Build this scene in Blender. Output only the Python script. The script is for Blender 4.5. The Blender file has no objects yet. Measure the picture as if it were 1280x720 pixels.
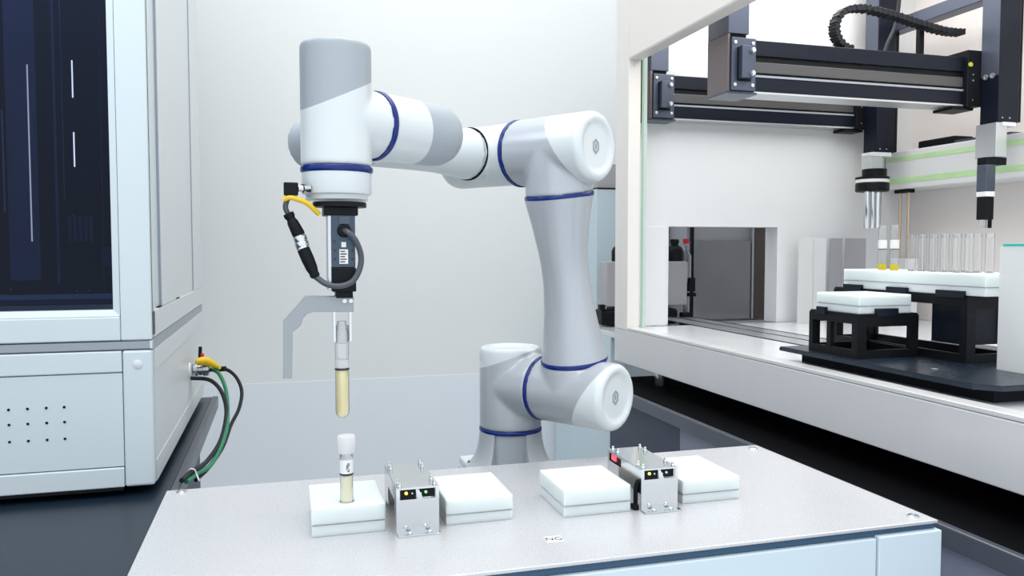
import bpy, bmesh, math, random
from mathutils import Vector, Matrix
random.seed(4)
SC = bpy.context.scene
COL = SC.collection
PI = math.pi

# ---------------------------------------------------------------- camera, world, lights, exposure
cam_d = bpy.data.cameras.new('camera'); cam = bpy.data.objects.new('camera', cam_d); COL.objects.link(cam)
cam_d.sensor_width = 36.0; cam_d.lens = 36.0 * 1000 / 1280; cam_d.clip_start = 0.02; cam_d.clip_end = 50
cam.location = (0, 0, 0.28)
cam.rotation_euler = (PI / 2 - math.atan(0.049), 0, -math.radians(16.15))
SC.camera = cam
SC.cycles.sample_clamp_indirect = 3.0; SC.cycles.caustics_reflective = False; SC.cycles.caustics_refractive = False
w = bpy.data.worlds.new('world'); SC.world = w; w.use_nodes = True
w.node_tree.nodes['Background'].inputs[0].default_value = (0.86, 0.93, 1.0, 1)
w.node_tree.nodes['Background'].inputs[1].default_value = 0.84
def area(name, loc, rot, sx, sy, power, col=(1, 1, 1)):
    d = bpy.data.lights.new(name, 'AREA'); d.shape = 'RECTANGLE'; d.size = sx; d.size_y = sy
    d.energy = power; d.color = col
    o = bpy.data.objects.new(name, d); COL.objects.link(o); o.location = loc; o.rotation_euler = rot
    return o
area('ceiling_or_fill_light', (0.25, 0.9, 2.1), (0, 0, 0), 1.4, 1.6, 14, (1.0, 0.985, 0.96))
area('ceiling_or_fill_light', (-0.6, -0.7, 2.1), (math.radians(-18), 0, 0), 1.8, 1.2, 16, (0.93, 0.97, 1.0))
area('ceiling_or_fill_light', (0.9, 2.05, 2.15), (0, 0, 0), 2.2, 0.6, 2.2, (1.0, 0.99, 0.97))  # extra overhead fill added to lift the rear wall and opening
area('instrument_fill_light', (-0.42, 1.17, 1.0), (math.radians(35), 0, 0), 0.5, 0.3, 4.5, (0.8, 0.9, 1.0))  # added unseen fill so the posts behind the tinted glass show
area('enclosure_fill_light', (1.22, 1.25, 1.06), (0, 0, 0), 0.75, 1.2, 8.0, (1.0, 0.985, 0.965))  # unseen fill added to brighten the inside of the gantry enclosure
SC.view_settings.view_transform = 'Standard'; SC.view_settings.look = 'None'
SC.view_settings.gamma = 1.0; SC.view_settings.exposure = 0.76

# ---------------------------------------------------------------- materials
def mat(name, col, rough=0.5, metal=0.0, noise=0.0, bump=0.0, scale=60.0, trans=0.0, emit=None, es=0.0, ior=1.45, coat=0.0, stretch=None, alpha=None):
    m = bpy.data.materials.new(name); m.use_nodes = True; nt = m.node_tree; b = nt.nodes['Principled BSDF']
    b.inputs['Base Color'].default_value = (*col, 1); b.inputs['Roughness'].default_value = rough
    b.inputs['Metallic'].default_value = metal; b.inputs['Transmission Weight'].default_value = trans
    b.inputs['IOR'].default_value = ior; b.inputs['Coat Weight'].default_value = coat
    if emit: b.inputs['Emission Color'].default_value = (*emit, 1); b.inputs['Emission Strength'].default_value = es
    if alpha is not None: b.inputs['Alpha'].default_value = alpha
    tc = nt.nodes.new('ShaderNodeTexCoord'); mp = nt.nodes.new('ShaderNodeMapping'); n = nt.nodes.new('ShaderNodeTexNoise')
    nt.links.new(tc.outputs['Object'], mp.inputs[0]); nt.links.new(mp.outputs[0], n.inputs[0])
    if stretch: mp.inputs['Scale'].default_value = stretch
    n.inputs['Scale'].default_value = scale; n.inputs['Detail'].default_value = 4
    if noise:
        mx = nt.nodes.new('ShaderNodeMix'); mx.data_type = 'RGBA'
        mx.inputs[6].default_value = (*[c * (1 - noise) for c in col], 1); mx.inputs[7].default_value = (*[min(1, c * (1 + noise)) for c in col], 1)
        nt.links.new(n.outputs[0], mx.inputs[0]); nt.links.new(mx.outputs[2], b.inputs['Base Color'])
    r = nt.nodes.new('ShaderNodeMapRange'); r.inputs[3].default_value = max(0.02, rough - 0.04); r.inputs[4].default_value = rough + 0.04
    nt.links.new(n.outputs[0], r.inputs[0]); nt.links.new(r.outputs[0], b.inputs['Roughness'])
    if bump:
        bp = nt.nodes.new('ShaderNodeBump'); bp.inputs['Strength'].default_value = bump; bp.inputs['Distance'].default_value = 0.001
        nt.links.new(n.outputs[0], bp.inputs['Height']); nt.links.new(bp.outputs[0], b.inputs['Normal'])
    return m
def glass(name, tint, rough=0.05, mixf=0.25, gloss=(1, 1, 1)):
    m = bpy.data.materials.new(name); m.use_nodes = True; nt = m.node_tree; nt.nodes.clear()
    o = nt.nodes.new('ShaderNodeOutputMaterial'); t = nt.nodes.new('ShaderNodeBsdfTransparent'); g = nt.nodes.new('ShaderNodeBsdfGlossy')
    t.inputs[0].default_value = (*tint, 1); g.inputs['Color'].default_value = (*gloss, 1); g.inputs['Roughness'].default_value = rough
    f = nt.nodes.new('ShaderNodeLayerWeight'); f.inputs[0].default_value = 0.35
    r = nt.nodes.new('ShaderNodeMapRange'); r.inputs[3].default_value = mixf * 0.25; r.inputs[4].default_value = min(1.0, mixf * 2)
    mx = nt.nodes.new('ShaderNodeMixShader')
    nt.links.new(f.outputs['Facing'], r.inputs[0]); nt.links.new(r.outputs[0], mx.inputs[0])
    nt.links.new(t.outputs[0], mx.inputs[1]); nt.links.new(g.outputs[0], mx.inputs[2]); nt.links.new(mx.outputs[0], o.inputs[0])
    return m
def edge_clear_plastic(name, mid, edge):
    m = glass(name, mid, 0.05, 0.25); nt = m.node_tree
    t = [n for n in nt.nodes if n.type == 'BSDF_TRANSPARENT'][0]
    lw = nt.nodes.new('ShaderNodeLayerWeight'); lw.inputs[0].default_value = 0.5
    mr = nt.nodes.new('ShaderNodeMapRange'); mr.inputs[1].default_value = 0.45; mr.inputs[2].default_value = 0.92
    mx = nt.nodes.new('ShaderNodeMix'); mx.data_type = 'RGBA'; mx.inputs[6].default_value = (*mid, 1); mx.inputs[7].default_value = (*edge, 1)
    nt.links.new(lw.outputs['Facing'], mr.inputs[0]); nt.links.new(mr.outputs[0], mx.inputs[0]); nt.links.new(mx.outputs[2], t.inputs[0])
    return m
def frosted(name, col, tr=0.35):
    m = bpy.data.materials.new(name); m.use_nodes = True; nt = m.node_tree; nt.nodes.clear()
    o = nt.nodes.new('ShaderNodeOutputMaterial'); d = nt.nodes.new('ShaderNodeBsdfDiffuse'); t = nt.nodes.new('ShaderNodeBsdfTransparent')
    l = nt.nodes.new('ShaderNodeBsdfTranslucent'); m1 = nt.nodes.new('ShaderNodeMixShader'); m2 = nt.nodes.new('ShaderNodeMixShader')
    d.inputs[0].default_value = (*col, 1); l.inputs[0].default_value = (*col, 1); t.inputs[0].default_value = (*col, 1)
    m1.inputs[0].default_value = 0.4; m2.inputs[0].default_value = tr
    nt.links.new(d.outputs[0], m1.inputs[1]); nt.links.new(l.outputs[0], m1.inputs[2])
    nt.links.new(m1.outputs[0], m2.inputs[1]); nt.links.new(t.outputs[0], m2.inputs[2]); nt.links.new(m2.outputs[0], o.inputs[0])
    return m
def milky(name, col, sss=0.8, rad=0.012):
    m = mat(name, col, 0.32); b = m.node_tree.nodes['Principled BSDF']
    b.inputs['Subsurface Weight'].default_value = sss; b.inputs['Subsurface Radius'].default_value = (1.0, 0.95, 0.85)
    b.inputs['Subsurface Scale'].default_value = rad
    return m
M = dict(
    arm_white=mat('gloss_white_shell', (0.67, 0.71, 0.72), 0.28, coat=0.3, noise=0.01, scale=8),
    arm_grey=mat('satin_grey_shell', (0.47, 0.49, 0.52), 0.30, 0.25, noise=0.03, scale=300),
    arm_cap_grey=mat('cool_grey_cap', (0.37, 0.41, 0.44), 0.4, 0.1, noise=0.03, scale=300),
    blue=mat('deep_blue_ring', (0.001, 0.018, 0.16), 0.22, noise=0.05),
    emblem=mat('grey_emblem', (0.30, 0.34, 0.36), 0.4),
    seam=mat('black_seam', (0.02, 0.02, 0.025), 0.6, ior=1.1),
    black=mat('black_plastic', (0.006, 0.007, 0.009), 0.42, ior=1.25, noise=0.1, bump=0.1, scale=200),
    slate=mat('slate_anodised', (0.060, 0.085, 0.115), 0.3, 0.55, noise=0.08, scale=120),
    steel=mat('polished_steel', (0.66, 0.68, 0.69), 0.12, 1.0, noise=0.02, scale=40, bump=0.03),
    alu=mat('brushed_aluminium', (0.62, 0.64, 0.66), 0.32, 0.85, noise=0.04, scale=80, stretch=(1, 1, 12)),
    jaw=mat('bead_blasted_aluminium', (0.33, 0.35, 0.37), 0.5, 0.3, noise=0.03, scale=500, bump=0.1),
    plate=mat('anodised_plate', (0.58, 0.58, 0.59), 0.28, 0.3, noise=0.012, scale=900, bump=0.05),
    panel=mat('pale_blue_panel', (0.58, 0.67, 0.72), 0.42, noise=0.02, scale=30),
    navy=mat('navy_gasket', (0.035, 0.085, 0.15), 0.5, noise=0.08, scale=50),
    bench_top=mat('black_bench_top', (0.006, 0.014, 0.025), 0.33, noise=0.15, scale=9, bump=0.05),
    bench_shaded=mat('shaded_black_bench_top', (0.003, 0.003, 0.004), 0.7, ior=1.12, noise=0.1, scale=9),  # right bench top: shadow under the machine put into the colour
    bench_side=mat('dark_slate_panel', (0.045, 0.05, 0.085), 0.5, noise=0.06, scale=12),
    bench_rail=mat('grey_edge_rail', (0.10, 0.11, 0.135), 0.35, 0.5, noise=0.05, scale=30),
    cab=mat('blue_white_powder_coat', (0.62, 0.69, 0.715), 0.42, noise=0.015, scale=900, bump=0.08),
    cab_side=mat('white_powder_coat', (0.66, 0.69, 0.70), 0.4, noise=0.015, scale=900, bump=0.06),
    strip=mat('grey_trim_strip', (0.33, 0.36, 0.40), 0.35, 0.4, noise=0.03, scale=60),
    cream=mat('cream_powder_coat', (0.78, 0.735, 0.69), 0.34, noise=0.015, scale=600, bump=0.05),
    beam=mat('brushed_cream_beam', (0.67, 0.665, 0.665), 0.3, 0.3, noise=0.04, scale=14, stretch=(1, 1.2, 0.2), bump=0.02),
    deck=mat('glossy_white_deck', (0.70, 0.72, 0.74), 0.16, 0.1, noise=0.02, scale=20),
    inner=mat('interior_white', (0.72, 0.73, 0.735), 0.45, noise=0.015, scale=10),
    inner_warm=mat('interior_warm_white', (0.79, 0.745, 0.72), 0.45, noise=0.02, scale=10),
    gbeam=mat('navy_anodised_beam', (0.005, 0.008, 0.017), 0.34, 0.2, ior=1.35, noise=0.08, scale=30, stretch=(0.3, 4, 4)),
    gpost=mat('grey_blue_post', (0.085, 0.10, 0.14), 0.33, 0.5, noise=0.06, scale=20),
    gpost_side=mat('brown_grey_post_side', (0.16, 0.13, 0.135), 0.3, 0.5, noise=0.06, scale=20),
    belt=mat('grey_cover_belt', (0.09, 0.09, 0.092), 0.35, 0.4, noise=0.1, scale=30, stretch=(0.2, 8, 8)),
    wall=mat('white_wall_paint', (0.80, 0.81, 0.795), 0.6, noise=0.012, scale=2, bump=0.03),
    wall_low=mat('pale_blue_grey_band', (0.80, 0.84, 0.88), 0.5, noise=0.02, scale=2),
    floor=mat('grey_vinyl_floor', (0.66, 0.68, 0.70), 0.4, noise=0.05, scale=6),
    block=milky('milky_plastic_block', (0.73, 0.79, 0.78)),
    clear=edge_clear_plastic('clear_tube_plastic', (0.985, 0.99, 0.99), (0.22, 0.23, 0.25)),
    capw=frosted('frosted_cap_plastic', (0.93, 0.92, 0.92), 0.3),
    serum=milky('pale_yellow_serum', (0.92, 0.80, 0.46), 0.7, 0.006),
    serum_pale=milky('cream_serum', (0.93, 0.85, 0.62), 0.7, 0.006),
    label=mat('white_paper_label', (0.80, 0.80, 0.79), 0.6),
    ink=mat('black_ink', (0.03, 0.03, 0.035), 0.6),
    yellow=mat('yellow_rubber', (0.80, 0.52, 0.02), 0.45, noise=0.06),
    yellow_cap=mat('yellow_tube_cap', (0.55, 0.44, 0.02), 0.45, noise=0.2, scale=300),
    cable=mat('black_cable_sheath', (0.012, 0.014, 0.018), 0.5, ior=1.3, noise=0.1, scale=80),
    cable_grey=mat('dark_grey_cable_sheath', (0.07, 0.075, 0.09), 0.42),
    green=mat('green_cable_sheath', (0.01, 0.19, 0.09), 0.4, noise=0.08),
    red=mat('red_plastic', (0.55, 0.02, 0.02), 0.4),
    led_red=mat('red_indicator_lamp', (0.6, 0.02, 0.03), 0.4, emit=(1, 0.05, 0.08), es=1.6),
    led_amber=mat('amber_indicator_lamp', (0.8, 0.3, 0.02), 0.4, emit=(1, 0.45, 0.05), es=2.5),
    led_green=mat('green_indicator_lamp', (0.1, 0.5, 0.1), 0.4, emit=(0.25, 0.9, 0.3), es=1.0),
    led_lime=mat('lime_indicator_lamp', (0.4, 0.6, 0.05), 0.4, emit=(0.7, 0.9, 0.1), es=1.6),
    dark_glass=glass('dark_tinted_glass', (0.21, 0.245, 0.34), 0.04, 0.05, (0.7, 0.8, 1)),
    in_dark=mat('dark_interior_sheet', (0.02, 0.03, 0.05), 0.5),
    in_post=mat('interior_profile', (0.40, 0.45, 0.62), 0.4),
    in_white=mat('interior_bright_edge', (0.9, 0.9, 0.9), 0.3),
    smoked=mat('smoked_mirror_door', (0.40, 0.385, 0.385), 0.25, 0.75, noise=0.25, scale=5),
    smoked_brown=mat('brown_smoked_panel', (0.13, 0.105, 0.095), 0.2, 0.5, noise=0.1, scale=5),
    acrylic=frosted('frosted_acrylic', (0.84, 0.85, 0.85), 0.18),
    acrylic_grey=glass('grey_clear_acrylic', (0.62, 0.63, 0.68), 0.1, 0.4),
    edge_green=frosted('green_glass_edge', (0.55, 0.78, 0.60), 0.3),
    edge_clear=frosted('pale_glass_edge', (0.80, 0.87, 0.85), 0.3),
    teal=mat('teal_acrylic_edge', (0.03, 0.50, 0.46), 0.3, emit=None),
    lime_line=mat('green_guide_stripe', (0.50, 0.74, 0.40), 0.5, noise=0.25, scale=14),
    gold=mat('brass_rod', (0.60, 0.46, 0.34), 0.3, 0.6),
    box_grey=mat('warm_grey_case', (0.42, 0.41, 0.43), 0.45, noise=0.03, scale=20),
    rear_blue=mat('pale_blue_machine_case', (0.58, 0.68, 0.73), 0.45, noise=0.02, scale=10),
    sticker=mat('yellow_oval_sticker', (0.42, 0.42, 0.03), 0.4),
)

# ---------------------------------------------------------------- mesh helpers
def BM(): return bmesh.new()
def box(bm, x0, x1, y0, y1, z0, z1, bev=0.0, seg=2, rot=0.0):
    r = bmesh.ops.create_cube(bm, size=1.0); vs = r['verts']
    c = Vector(((x0 + x1) / 2, (y0 + y1) / 2, (z0 + z1) / 2))
    R = Matrix.Rotation(rot, 3, 'Z')
    for v in vs: v.co = R @ Vector((v.co.x * (x1 - x0), v.co.y * (y1 - y0), v.co.z * (z1 - z0))) + c
    if bev:
        es = list({e for v in vs for e in v.link_edges})
        bmesh.ops.bevel(bm, geom=es, offset=bev, segments=seg, affect='EDGES', profile=0.5)
    return bm
def frame_of(d):
    d = Vector(d).normalized(); up = Vector((0, 0, 1)) if abs(d.z) < 0.9999 else Vector((1, 0, 0))
    a = d.cross(up).normalized(); return d, a, d.cross(a).normalized()
def lathe(bm, prof, org=(0, 0, 0), dirv=(0, 0, 1), seg=32, a0=None, a1=None):
    # prof: list of (radius, height) from bottom to top; closed solid
    d, a, b = frame_of(dirv)
    if abs(d.z) > 0.9999: a, b = Vector((1, 0, 0)), Vector((0, 1, 0)) * (1 if d.z > 0 else -1)
    org = Vector(org); part = a0 is not None
    n = seg + 1 if part else seg
    if part:
        prof = [(0.0005, prof[0][1])] + list(prof) + [(0.0005, prof[-1][1])]
    rings = []
    for r, h in prof:
        ring = []
        if r <= 1e-7 and not part: rings.append([bm.verts.new(org + d * h)]); continue
        for k in range(n):
            t = (a0 + (a1 - a0) * k / seg) if part else 2 * PI * k / seg
            ring.append(bm.verts.new(org + d * h + (a * math.cos(t) + b * math.sin(t)) * r))
        rings.append(ring)
    fs = []
    for i in range(len(rings) - 1):
        p, q = rings[i], rings[i + 1]
        m = n - 1 if part else n
        for k in range(m):
            k2 = (k + 1) % n
            if len(p) == 1 and len(q) == 1: continue
            if len(p) == 1: fs.append(bm.faces.new((p[0], q[k2], q[k])))
            elif len(q) == 1: fs.append(bm.faces.new((p[k], p[k2], q[0])))
            else: fs.append(bm.faces.new((p[k], p[k2], q[k2], q[k])))
    if part:
        fs.append(bm.faces.new([r[0] for r in rings][::-1])); fs.append(bm.faces.new([r[-1] for r in rings]))
    else:
        if len(rings[0]) > 1: fs.append(bm.faces.new(rings[0][::-1]))
        if len(rings[-1]) > 1: fs.append(bm.faces.new(rings[-1]))
    bmesh.ops.recalc_face_normals(bm, faces=fs)
    return bm
def cyl(bm, p0, p1, r, seg=16, r1=None):
    p0, p1 = Vector(p0), Vector(p1); L = (p1 - p0).length
    return lathe(bm, [(r, 0), (r if r1 is None else r1, L)], p0, p1 - p0, seg)
def rcyl(bm, p0, p1, r, e=0.002, seg=32):      # cylinder with rounded rims
    p0, p1 = Vector(p0), Vector(p1); L = (p1 - p0).length
    return lathe(bm, [(r - e, 0), (r - e * .3, e * .3), (r, e), (r, L - e), (r - e * .3, L - e * .3), (r - e, L)], p0, p1 - p0, seg)
def catmull(pts, n=6):
    P = [Vector(p) for p in pts]; P = [P[0] * 2 - P[1]] + P + [P[-1] * 2 - P[-2]]; out = []
    for i in range(1, len(P) - 2):
        for k in range(n):
            t = k / n; a, b, c, d = P[i - 1], P[i], P[i + 1], P[i + 2]
            out.append(0.5 * ((2 * b) + (c - a) * t + (2 * a - 5 * b + 4 * c - d) * t * t + (3 * b - a - 3 * c + d) * t ** 3))
    return out + [P[-2]]
def tube(bm, pts, r, seg=10, n=6, smooth=True):
    Q = catmull(pts, n) if smooth else [Vector(p) for p in pts]
    rings = []; prev = None
    for i, p in enumerate(Q):
        d = (Q[min(i + 1, len(Q) - 1)] - Q[max(i - 1, 0)]).normalized()
        if prev is None: _, a, b = frame_of(d)
        else:
            a = (prev - d * prev.dot(d)).normalized(); b = d.cross(a)
        prev = a; rr = r(i / (len(Q) - 1)) if callable(r) else r
        rings.append([bm.verts.new(p + (a * math.cos(2 * PI * k / seg) + b * math.sin(2 * PI * k / seg)) * rr) for k in range(seg)])
    fs = []
    for p, q in zip(rings, rings[1:]):
        for k in range(seg): fs.append(bm.faces.new((p[k], p[(k + 1) % seg], q[(k + 1) % seg], q[k])))
    fs.append(bm.faces.new(rings[0][::-1])); fs.append(bm.faces.new(rings[-1]))
    bmesh.ops.recalc_face_normals(bm, faces=fs)
    return bm
def prism_y(bm, poly, y0, y1, bev=0.0):      # polygon in XZ extruded along Y
    a = [bm.verts.new((x, y0, z)) for x, z in poly]; b = [bm.verts.new((x, y1, z)) for x, z in poly]; n = len(poly)
    fs = [bm.faces.new(a), bm.faces.new(b[::-1])] + [bm.faces.new((a[k], a[(k + 1) % n], b[(k + 1) % n], b[k])) for k in range(n)]
    bmesh.ops.recalc_face_normals(bm, faces=fs)
    if bev: bmesh.ops.bevel(bm, geom=list({e for f in fs[:2] for e in f.edges}), offset=bev, segments=2, affect='EDGES')
    return bm
def window_plate(bm, ax, c0, c1, u0, u1, v0, v1, holes):
    """flat slab (thickness c0..c1 along axis ax) with rectangular holes, made of strips; u,v are the other two axes"""
    us = sorted({u0, u1, *[h[0] for h in holes], *[h[1] for h in holes]}); vs = sorted({v0, v1, *[h[2] for h in holes], *[h[3] for h in holes]})
    solid = lambda i, j: 0 <= i < len(us) - 1 and 0 <= j < len(vs) - 1 and not any(h[0] <= (us[i] + us[i + 1]) / 2 <= h[1] and h[2] <= (vs[j] + vs[j + 1]) / 2 <= h[3] for h in holes)
    def pt(u, v, c): return {'x': (c, u, v), 'y': (u, c, v), 'z': (u, v, c)}[ax]
    fs = []
    for i in range(len(us) - 1):
        for j in range(len(vs) - 1):
            if not solid(i, j): continue
            for c in (c0, c1):
                fs.append(bm.faces.new([bm.verts.new(pt(a, b, c)) for a, b in ((us[i], vs[j]), (us[i + 1], vs[j]), (us[i + 1], vs[j + 1]), (us[i], vs[j + 1]))]))
            for di, dj, e in ((-1, 0, ((0, 0), (0, 1))), (1, 0, ((1, 0), (1, 1))), (0, -1, ((0, 0), (1, 0))), (0, 1, ((0, 1), (1, 1)))):
                if not solid(i + di, j + dj):
                    (a, b), (c, d) = [(us[i + p], vs[j + q]) for p, q in e]
                    fs.append(bm.faces.new([bm.verts.new(pt(a, b, c0)), bm.verts.new(pt(c, d, c0)), bm.verts.new(pt(c, d, c1)), bm.verts.new(pt(a, b, c1))]))
    bmesh.ops.remove_doubles(bm, verts=bm.verts, dist=1e-6); bmesh.ops.recalc_face_normals(bm, faces=bm.faces)
    return bm
def wloc(o):
    v = Vector((0, 0, 0))
    while o: v += o.location; o = o.parent
    return v
def obj(name, bm, m, parent=None, smooth=False, label=None, origin=None):
    me = bpy.data.meshes.new(name)
    off = wloc(parent) if parent else Vector(origin or (0, 0, 0))
    for v in bm.verts: v.co -= off
    bm.to_mesh(me); bm.free(); me.materials.append(M[m] if isinstance(m, str) else m)
    o = bpy.data.objects.new(name, me); COL.objects.link(o)
    if parent: o.parent = parent
    elif origin: o.location = origin
    if smooth:
        for p in me.polygons: p.use_smooth = True
        try: me.set_sharp_from_angle(angle=math.radians(38))
        except Exception: pass
    if label: o['label'] = label
    return o
def thing(name, label, cat, loc, group=None):
    o = bpy.data.objects.new(name, None); COL.objects.link(o); o.location = loc; o.empty_display_size = 0.02
    o['label'] = label; o['category'] = cat
    if group: o['group'] = group
    return o
def tag(o, label, cat, group=None):
    o['label'] = label; o['category'] = cat
    if group: o['group'] = group
    return o
def struct(o): o['kind'] = 'structure'; return o
def dup(root, loc, label=None):
    def cp(o, par):
        c = o.copy(); COL.objects.link(c); c.parent = par
        for ch in list(o.children): cp(ch, c)
        return c
    r = cp(root, None); r.location = loc
    if label: r['label'] = label
    return r
def fused(bm, voxel=0.0022, it=8):     # overlapping solids -> one continuous skin with soft fillets
    me = bpy.data.meshes.new('t'); bm.to_mesh(me); bm.free(); o = bpy.data.objects.new('t', me); COL.objects.link(o)
    r = o.modifiers.new('r', 'REMESH'); r.mode = 'VOXEL'; r.voxel_size = voxel
    s = o.modifiers.new('s', 'SMOOTH'); s.iterations = it; s.factor = 0.5
    dg = bpy.context.evaluated_depsgraph_get(); m2 = bpy.data.meshes.new_from_object(o.evaluated_get(dg))
    out = bmesh.new(); out.from_mesh(m2)
    bpy.data.objects.remove(o); bpy.data.meshes.remove(me); bpy.data.meshes.remove(m2)
    return out
def split(bm, co, no):
    """returns (side against normal, side along normal)"""
    b2 = bm.copy(); geo = lambda b: list(b.verts) + list(b.edges) + list(b.faces)
    bmesh.ops.bisect_plane(bm, geom=geo(bm), plane_co=co, plane_no=no, clear_outer=True)
    bmesh.ops.bisect_plane(b2, geom=geo(b2), plane_co=co, plane_no=no, clear_inner=True)
    return bm, b2
def text_bm(body, size, mtx, depth=0.0001):
    c = bpy.data.curves.new('t', 'FONT'); c.body = body; c.size = size; c.extrude = depth; c.align_x = 'CENTER'; c.align_y = 'CENTER'
    o = bpy.data.objects.new('t', c); COL.objects.link(o)
    me = bpy.data.meshes.new_from_object(o.evaluated_get(bpy.context.evaluated_depsgraph_get()))
    bm = bmesh.new(); bm.from_mesh(me); bm.transform(mtx); bpy.data.objects.remove(o); bpy.data.meshes.remove(me)
    return bm

# ---------------------------------------------------------------- the setting
FZ = -0.90
struct(obj('floor', box(BM(), -3.0, 4.0, -2.0, 3.0, FZ - 0.05, FZ), 'floor'))
wb = struct(obj('wall_back', box(BM(), -3.0, 4.0, 2.45, 2.55, FZ, 2.3), 'wall'))
obj('lower_band', box(BM(), -3.0, 4.0, 2.4485, 2.4515, FZ, -0.115), 'wall_low', wb, label='pale blue grey lower band of the wall')  # thin slab tinting the lower wall pale blue grey
struct(obj('wall_left', box(BM(), -3.05, -3.0, -2.0, 2.55, FZ, 2.3), 'wall'))
struct(obj('wall_right', box(BM(), 4.0, 4.05, -2.0, 2.55, FZ, 2.3), 'wall'))

# ---------------------------------------------------------------- benches
def bench(name, label, x0, x1, edge, s):
    t = thing(name, label, 'bench', ((x0 + x1) / 2, 1.05, FZ))
    obj('bench_top', box(BM(), x0, x1, 0.30, 1.83, -0.062, -0.040, 0.002), 'bench_top' if s > 0 else 'bench_shaded', t)
    obj('edge_rail', box(BM(), min(edge, edge + s * .012), max(edge, edge + s * .012), 0.30, 1.83, -0.064, -0.0385, 0.002), 'bench_rail', t)
    obj('side_panel', box(BM(), min(edge - s * .022, edge - s * .004), max(edge - s * .022, edge - s * .004), 0.34, 1.58 if s > 0 else 1.74, -0.78, -0.0645), 'bench_side', t)
    for x in (x0 + 0.05, x1 - 0.05):
        for y in (0.36, 1.76):
            b = BM(); box(b, x - .02, x + .02, y - .02, y + .02, FZ, -0.062, 0.002); obj('leg', b, 'bench_rail', t)
    return t
bench('lab_bench', 'black topped lab bench carrying the tall white cabinet with dark window', -1.5, -0.145, -0.145, 1)
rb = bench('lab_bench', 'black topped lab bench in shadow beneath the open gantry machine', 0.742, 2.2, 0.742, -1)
b = BM(); box(b, 0.7405, 0.7455, 0.34, 1.385, -0.50, -0.0655); obj('access_panel', b, mat('lavender_grey_panel', (0.22, 0.225, 0.30), 0.5), rb, label='lighter lavender grey side panel')

# ---------------------------------------------------------------- sample platform
pf = thing('sample_platform', 'low silver grey metal platform holding the four milky blocks', 'platform', (0.26, 0.82, FZ))
obj('top_plate', box(BM(), -0.130, 0.650, 0.660, 0.990, -0.0035, 0.0, 0.0008), 'plate', pf)
obj('gasket', box(BM(), -0.128, 0.648, 0.663, 0.988, -0.0105, -0.0036), 'navy', pf, label='dark navy gasket under the top plate')
obj('front_panel', box(BM(), -0.130, 0.573, 0.6585, 0.670, -0.30, -0.0115, 0.0012), 'panel', pf)
obj('corner_panel', box(BM(), 0.574, 0.6515, 0.656, 0.670, -0.30, -0.0095, 0.0012), 'panel', pf)
obj('side_panel', box(BM(), -0.130, -0.120, 0.671, 0.988, -0.30, -0.0107), 'panel', pf)
obj('side_panel', box(BM(), 0.640, 0.650, 0.671, 0.988, -0.30, -0.0107), 'panel', pf)
obj('rear_panel', box(BM(), -0.119, 0.639, 0.978, 0.988, -0.30, -0.0107), 'panel', pf)
for x in (-0.09, 0.61):
    for y in (0.70, 0.95): obj('leg', box(BM(), x - .02, x + .02, y - .02, y + .02, FZ, -0.0107, .002), 'alu', pf)
for x, y in ((-0.1129, 0.980), (0.6335, 0.9725), (0.6335, 0.6765), (-0.1129, 0.6765)):
    b = BM(); lathe(b, [(0.0062, 0), (0.0062, 0.0006), (0.0052, 0.0016), (0.0028, 0.0018), (0.0026, 0.0008), (0, 0.0008)], (x, y, 0.0), (0, 0, 1), 20)
    obj('screw', b, 'steel', pf, True)
th = math.radians(-5)
lab = obj('sticker', box(BM(), 0.2415, 0.2585, 0.7105, 0.7255, 0.0, 0.0003, 0, 1, th), 'label', pf, label='small white sticker')
obj('lettering', text_bm('NG', 0.0115, Matrix.Translation((0.250, 0.718, 0.0004)) @ Matrix.Rotation(th, 4, 'Z')), 'ink', lab)

# robot pedestal behind it
pd = thing('robot_pedestal', 'white pedestal plate behind the platform carrying the robot arm', 'pedestal', (0.323, 1.13, FZ))
obj('pedestal_plate', box(BM(), 0.262, 0.384, 1.062, 1.20, -0.052, -0.040, 0.003), 'arm_white', pd)
obj('column', box(BM(), 0.26, 0.386, 1.06, 1.20, FZ, -0.052, 0.004), 'cab_side', pd)

# ---------------------------------------------------------------- milky tube blocks
def make_block(label, x0, x1, y0, y1, h, holes=(), rr=0.0072, depth=None, z0=0.0, grp='milky tube blocks on the platform'):
    t = thing('tube_block', label, 'block', ((x0 + x1) / 2, (y0 + y1) / 2, z0), grp)
    b = BM(); box(b, x0, x1, y0, y1, z0 + h * .40, z0 + h, 0.0012)
    if holes:
        me = bpy.data.meshes.new('t'); b.to_mesh(me); b.free(); o = bpy.data.objects.new('t', me); COL.objects.link(o)
        c = BM()
        for hx, hy in holes: lathe(c, [(rr, 0), (rr, h)], (hx, hy, z0 + (h * .40 if depth is None else depth)), (0, 0, 1), 20)
        cm = bpy.data.meshes.new('c'); c.to_mesh(cm); c.free(); co = bpy.data.objects.new('c', cm); COL.objects.link(co)
        md = o.modifiers.new('b', 'BOOLEAN'); md.object = co; md.operation = 'DIFFERENCE'; md.solver = 'EXACT'
        m2 = bpy.data.meshes.new_from_object(o.evaluated_get(bpy.context.evaluated_depsgraph_get()))
        b = bmesh.new(); b.from_mesh(m2); bpy.data.objects.remove(o); bpy.data.objects.remove(co)
    obj('upper_block', b, 'block', t)
    b = BM(); box(b, x0 + .0008, x1 - .0008, y0 + .0008, y1 - .0008, z0 + h * .375, z0 + h * .40)
    obj('waist', b, 'block', t)
    b = BM(); box(b, x0 + .0004, x1 - .0004, y0 + .0004, y1 - .0004, z0, z0 + h * .375, 0.0004)
    obj('lower_block', b, 'block', t)
    return t
make_block('milky white block with the capped cream tube standing in it', 0.0255, 0.0970, 0.786, 0.868, 0.0290, [(0.0605, 0.801)])
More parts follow.
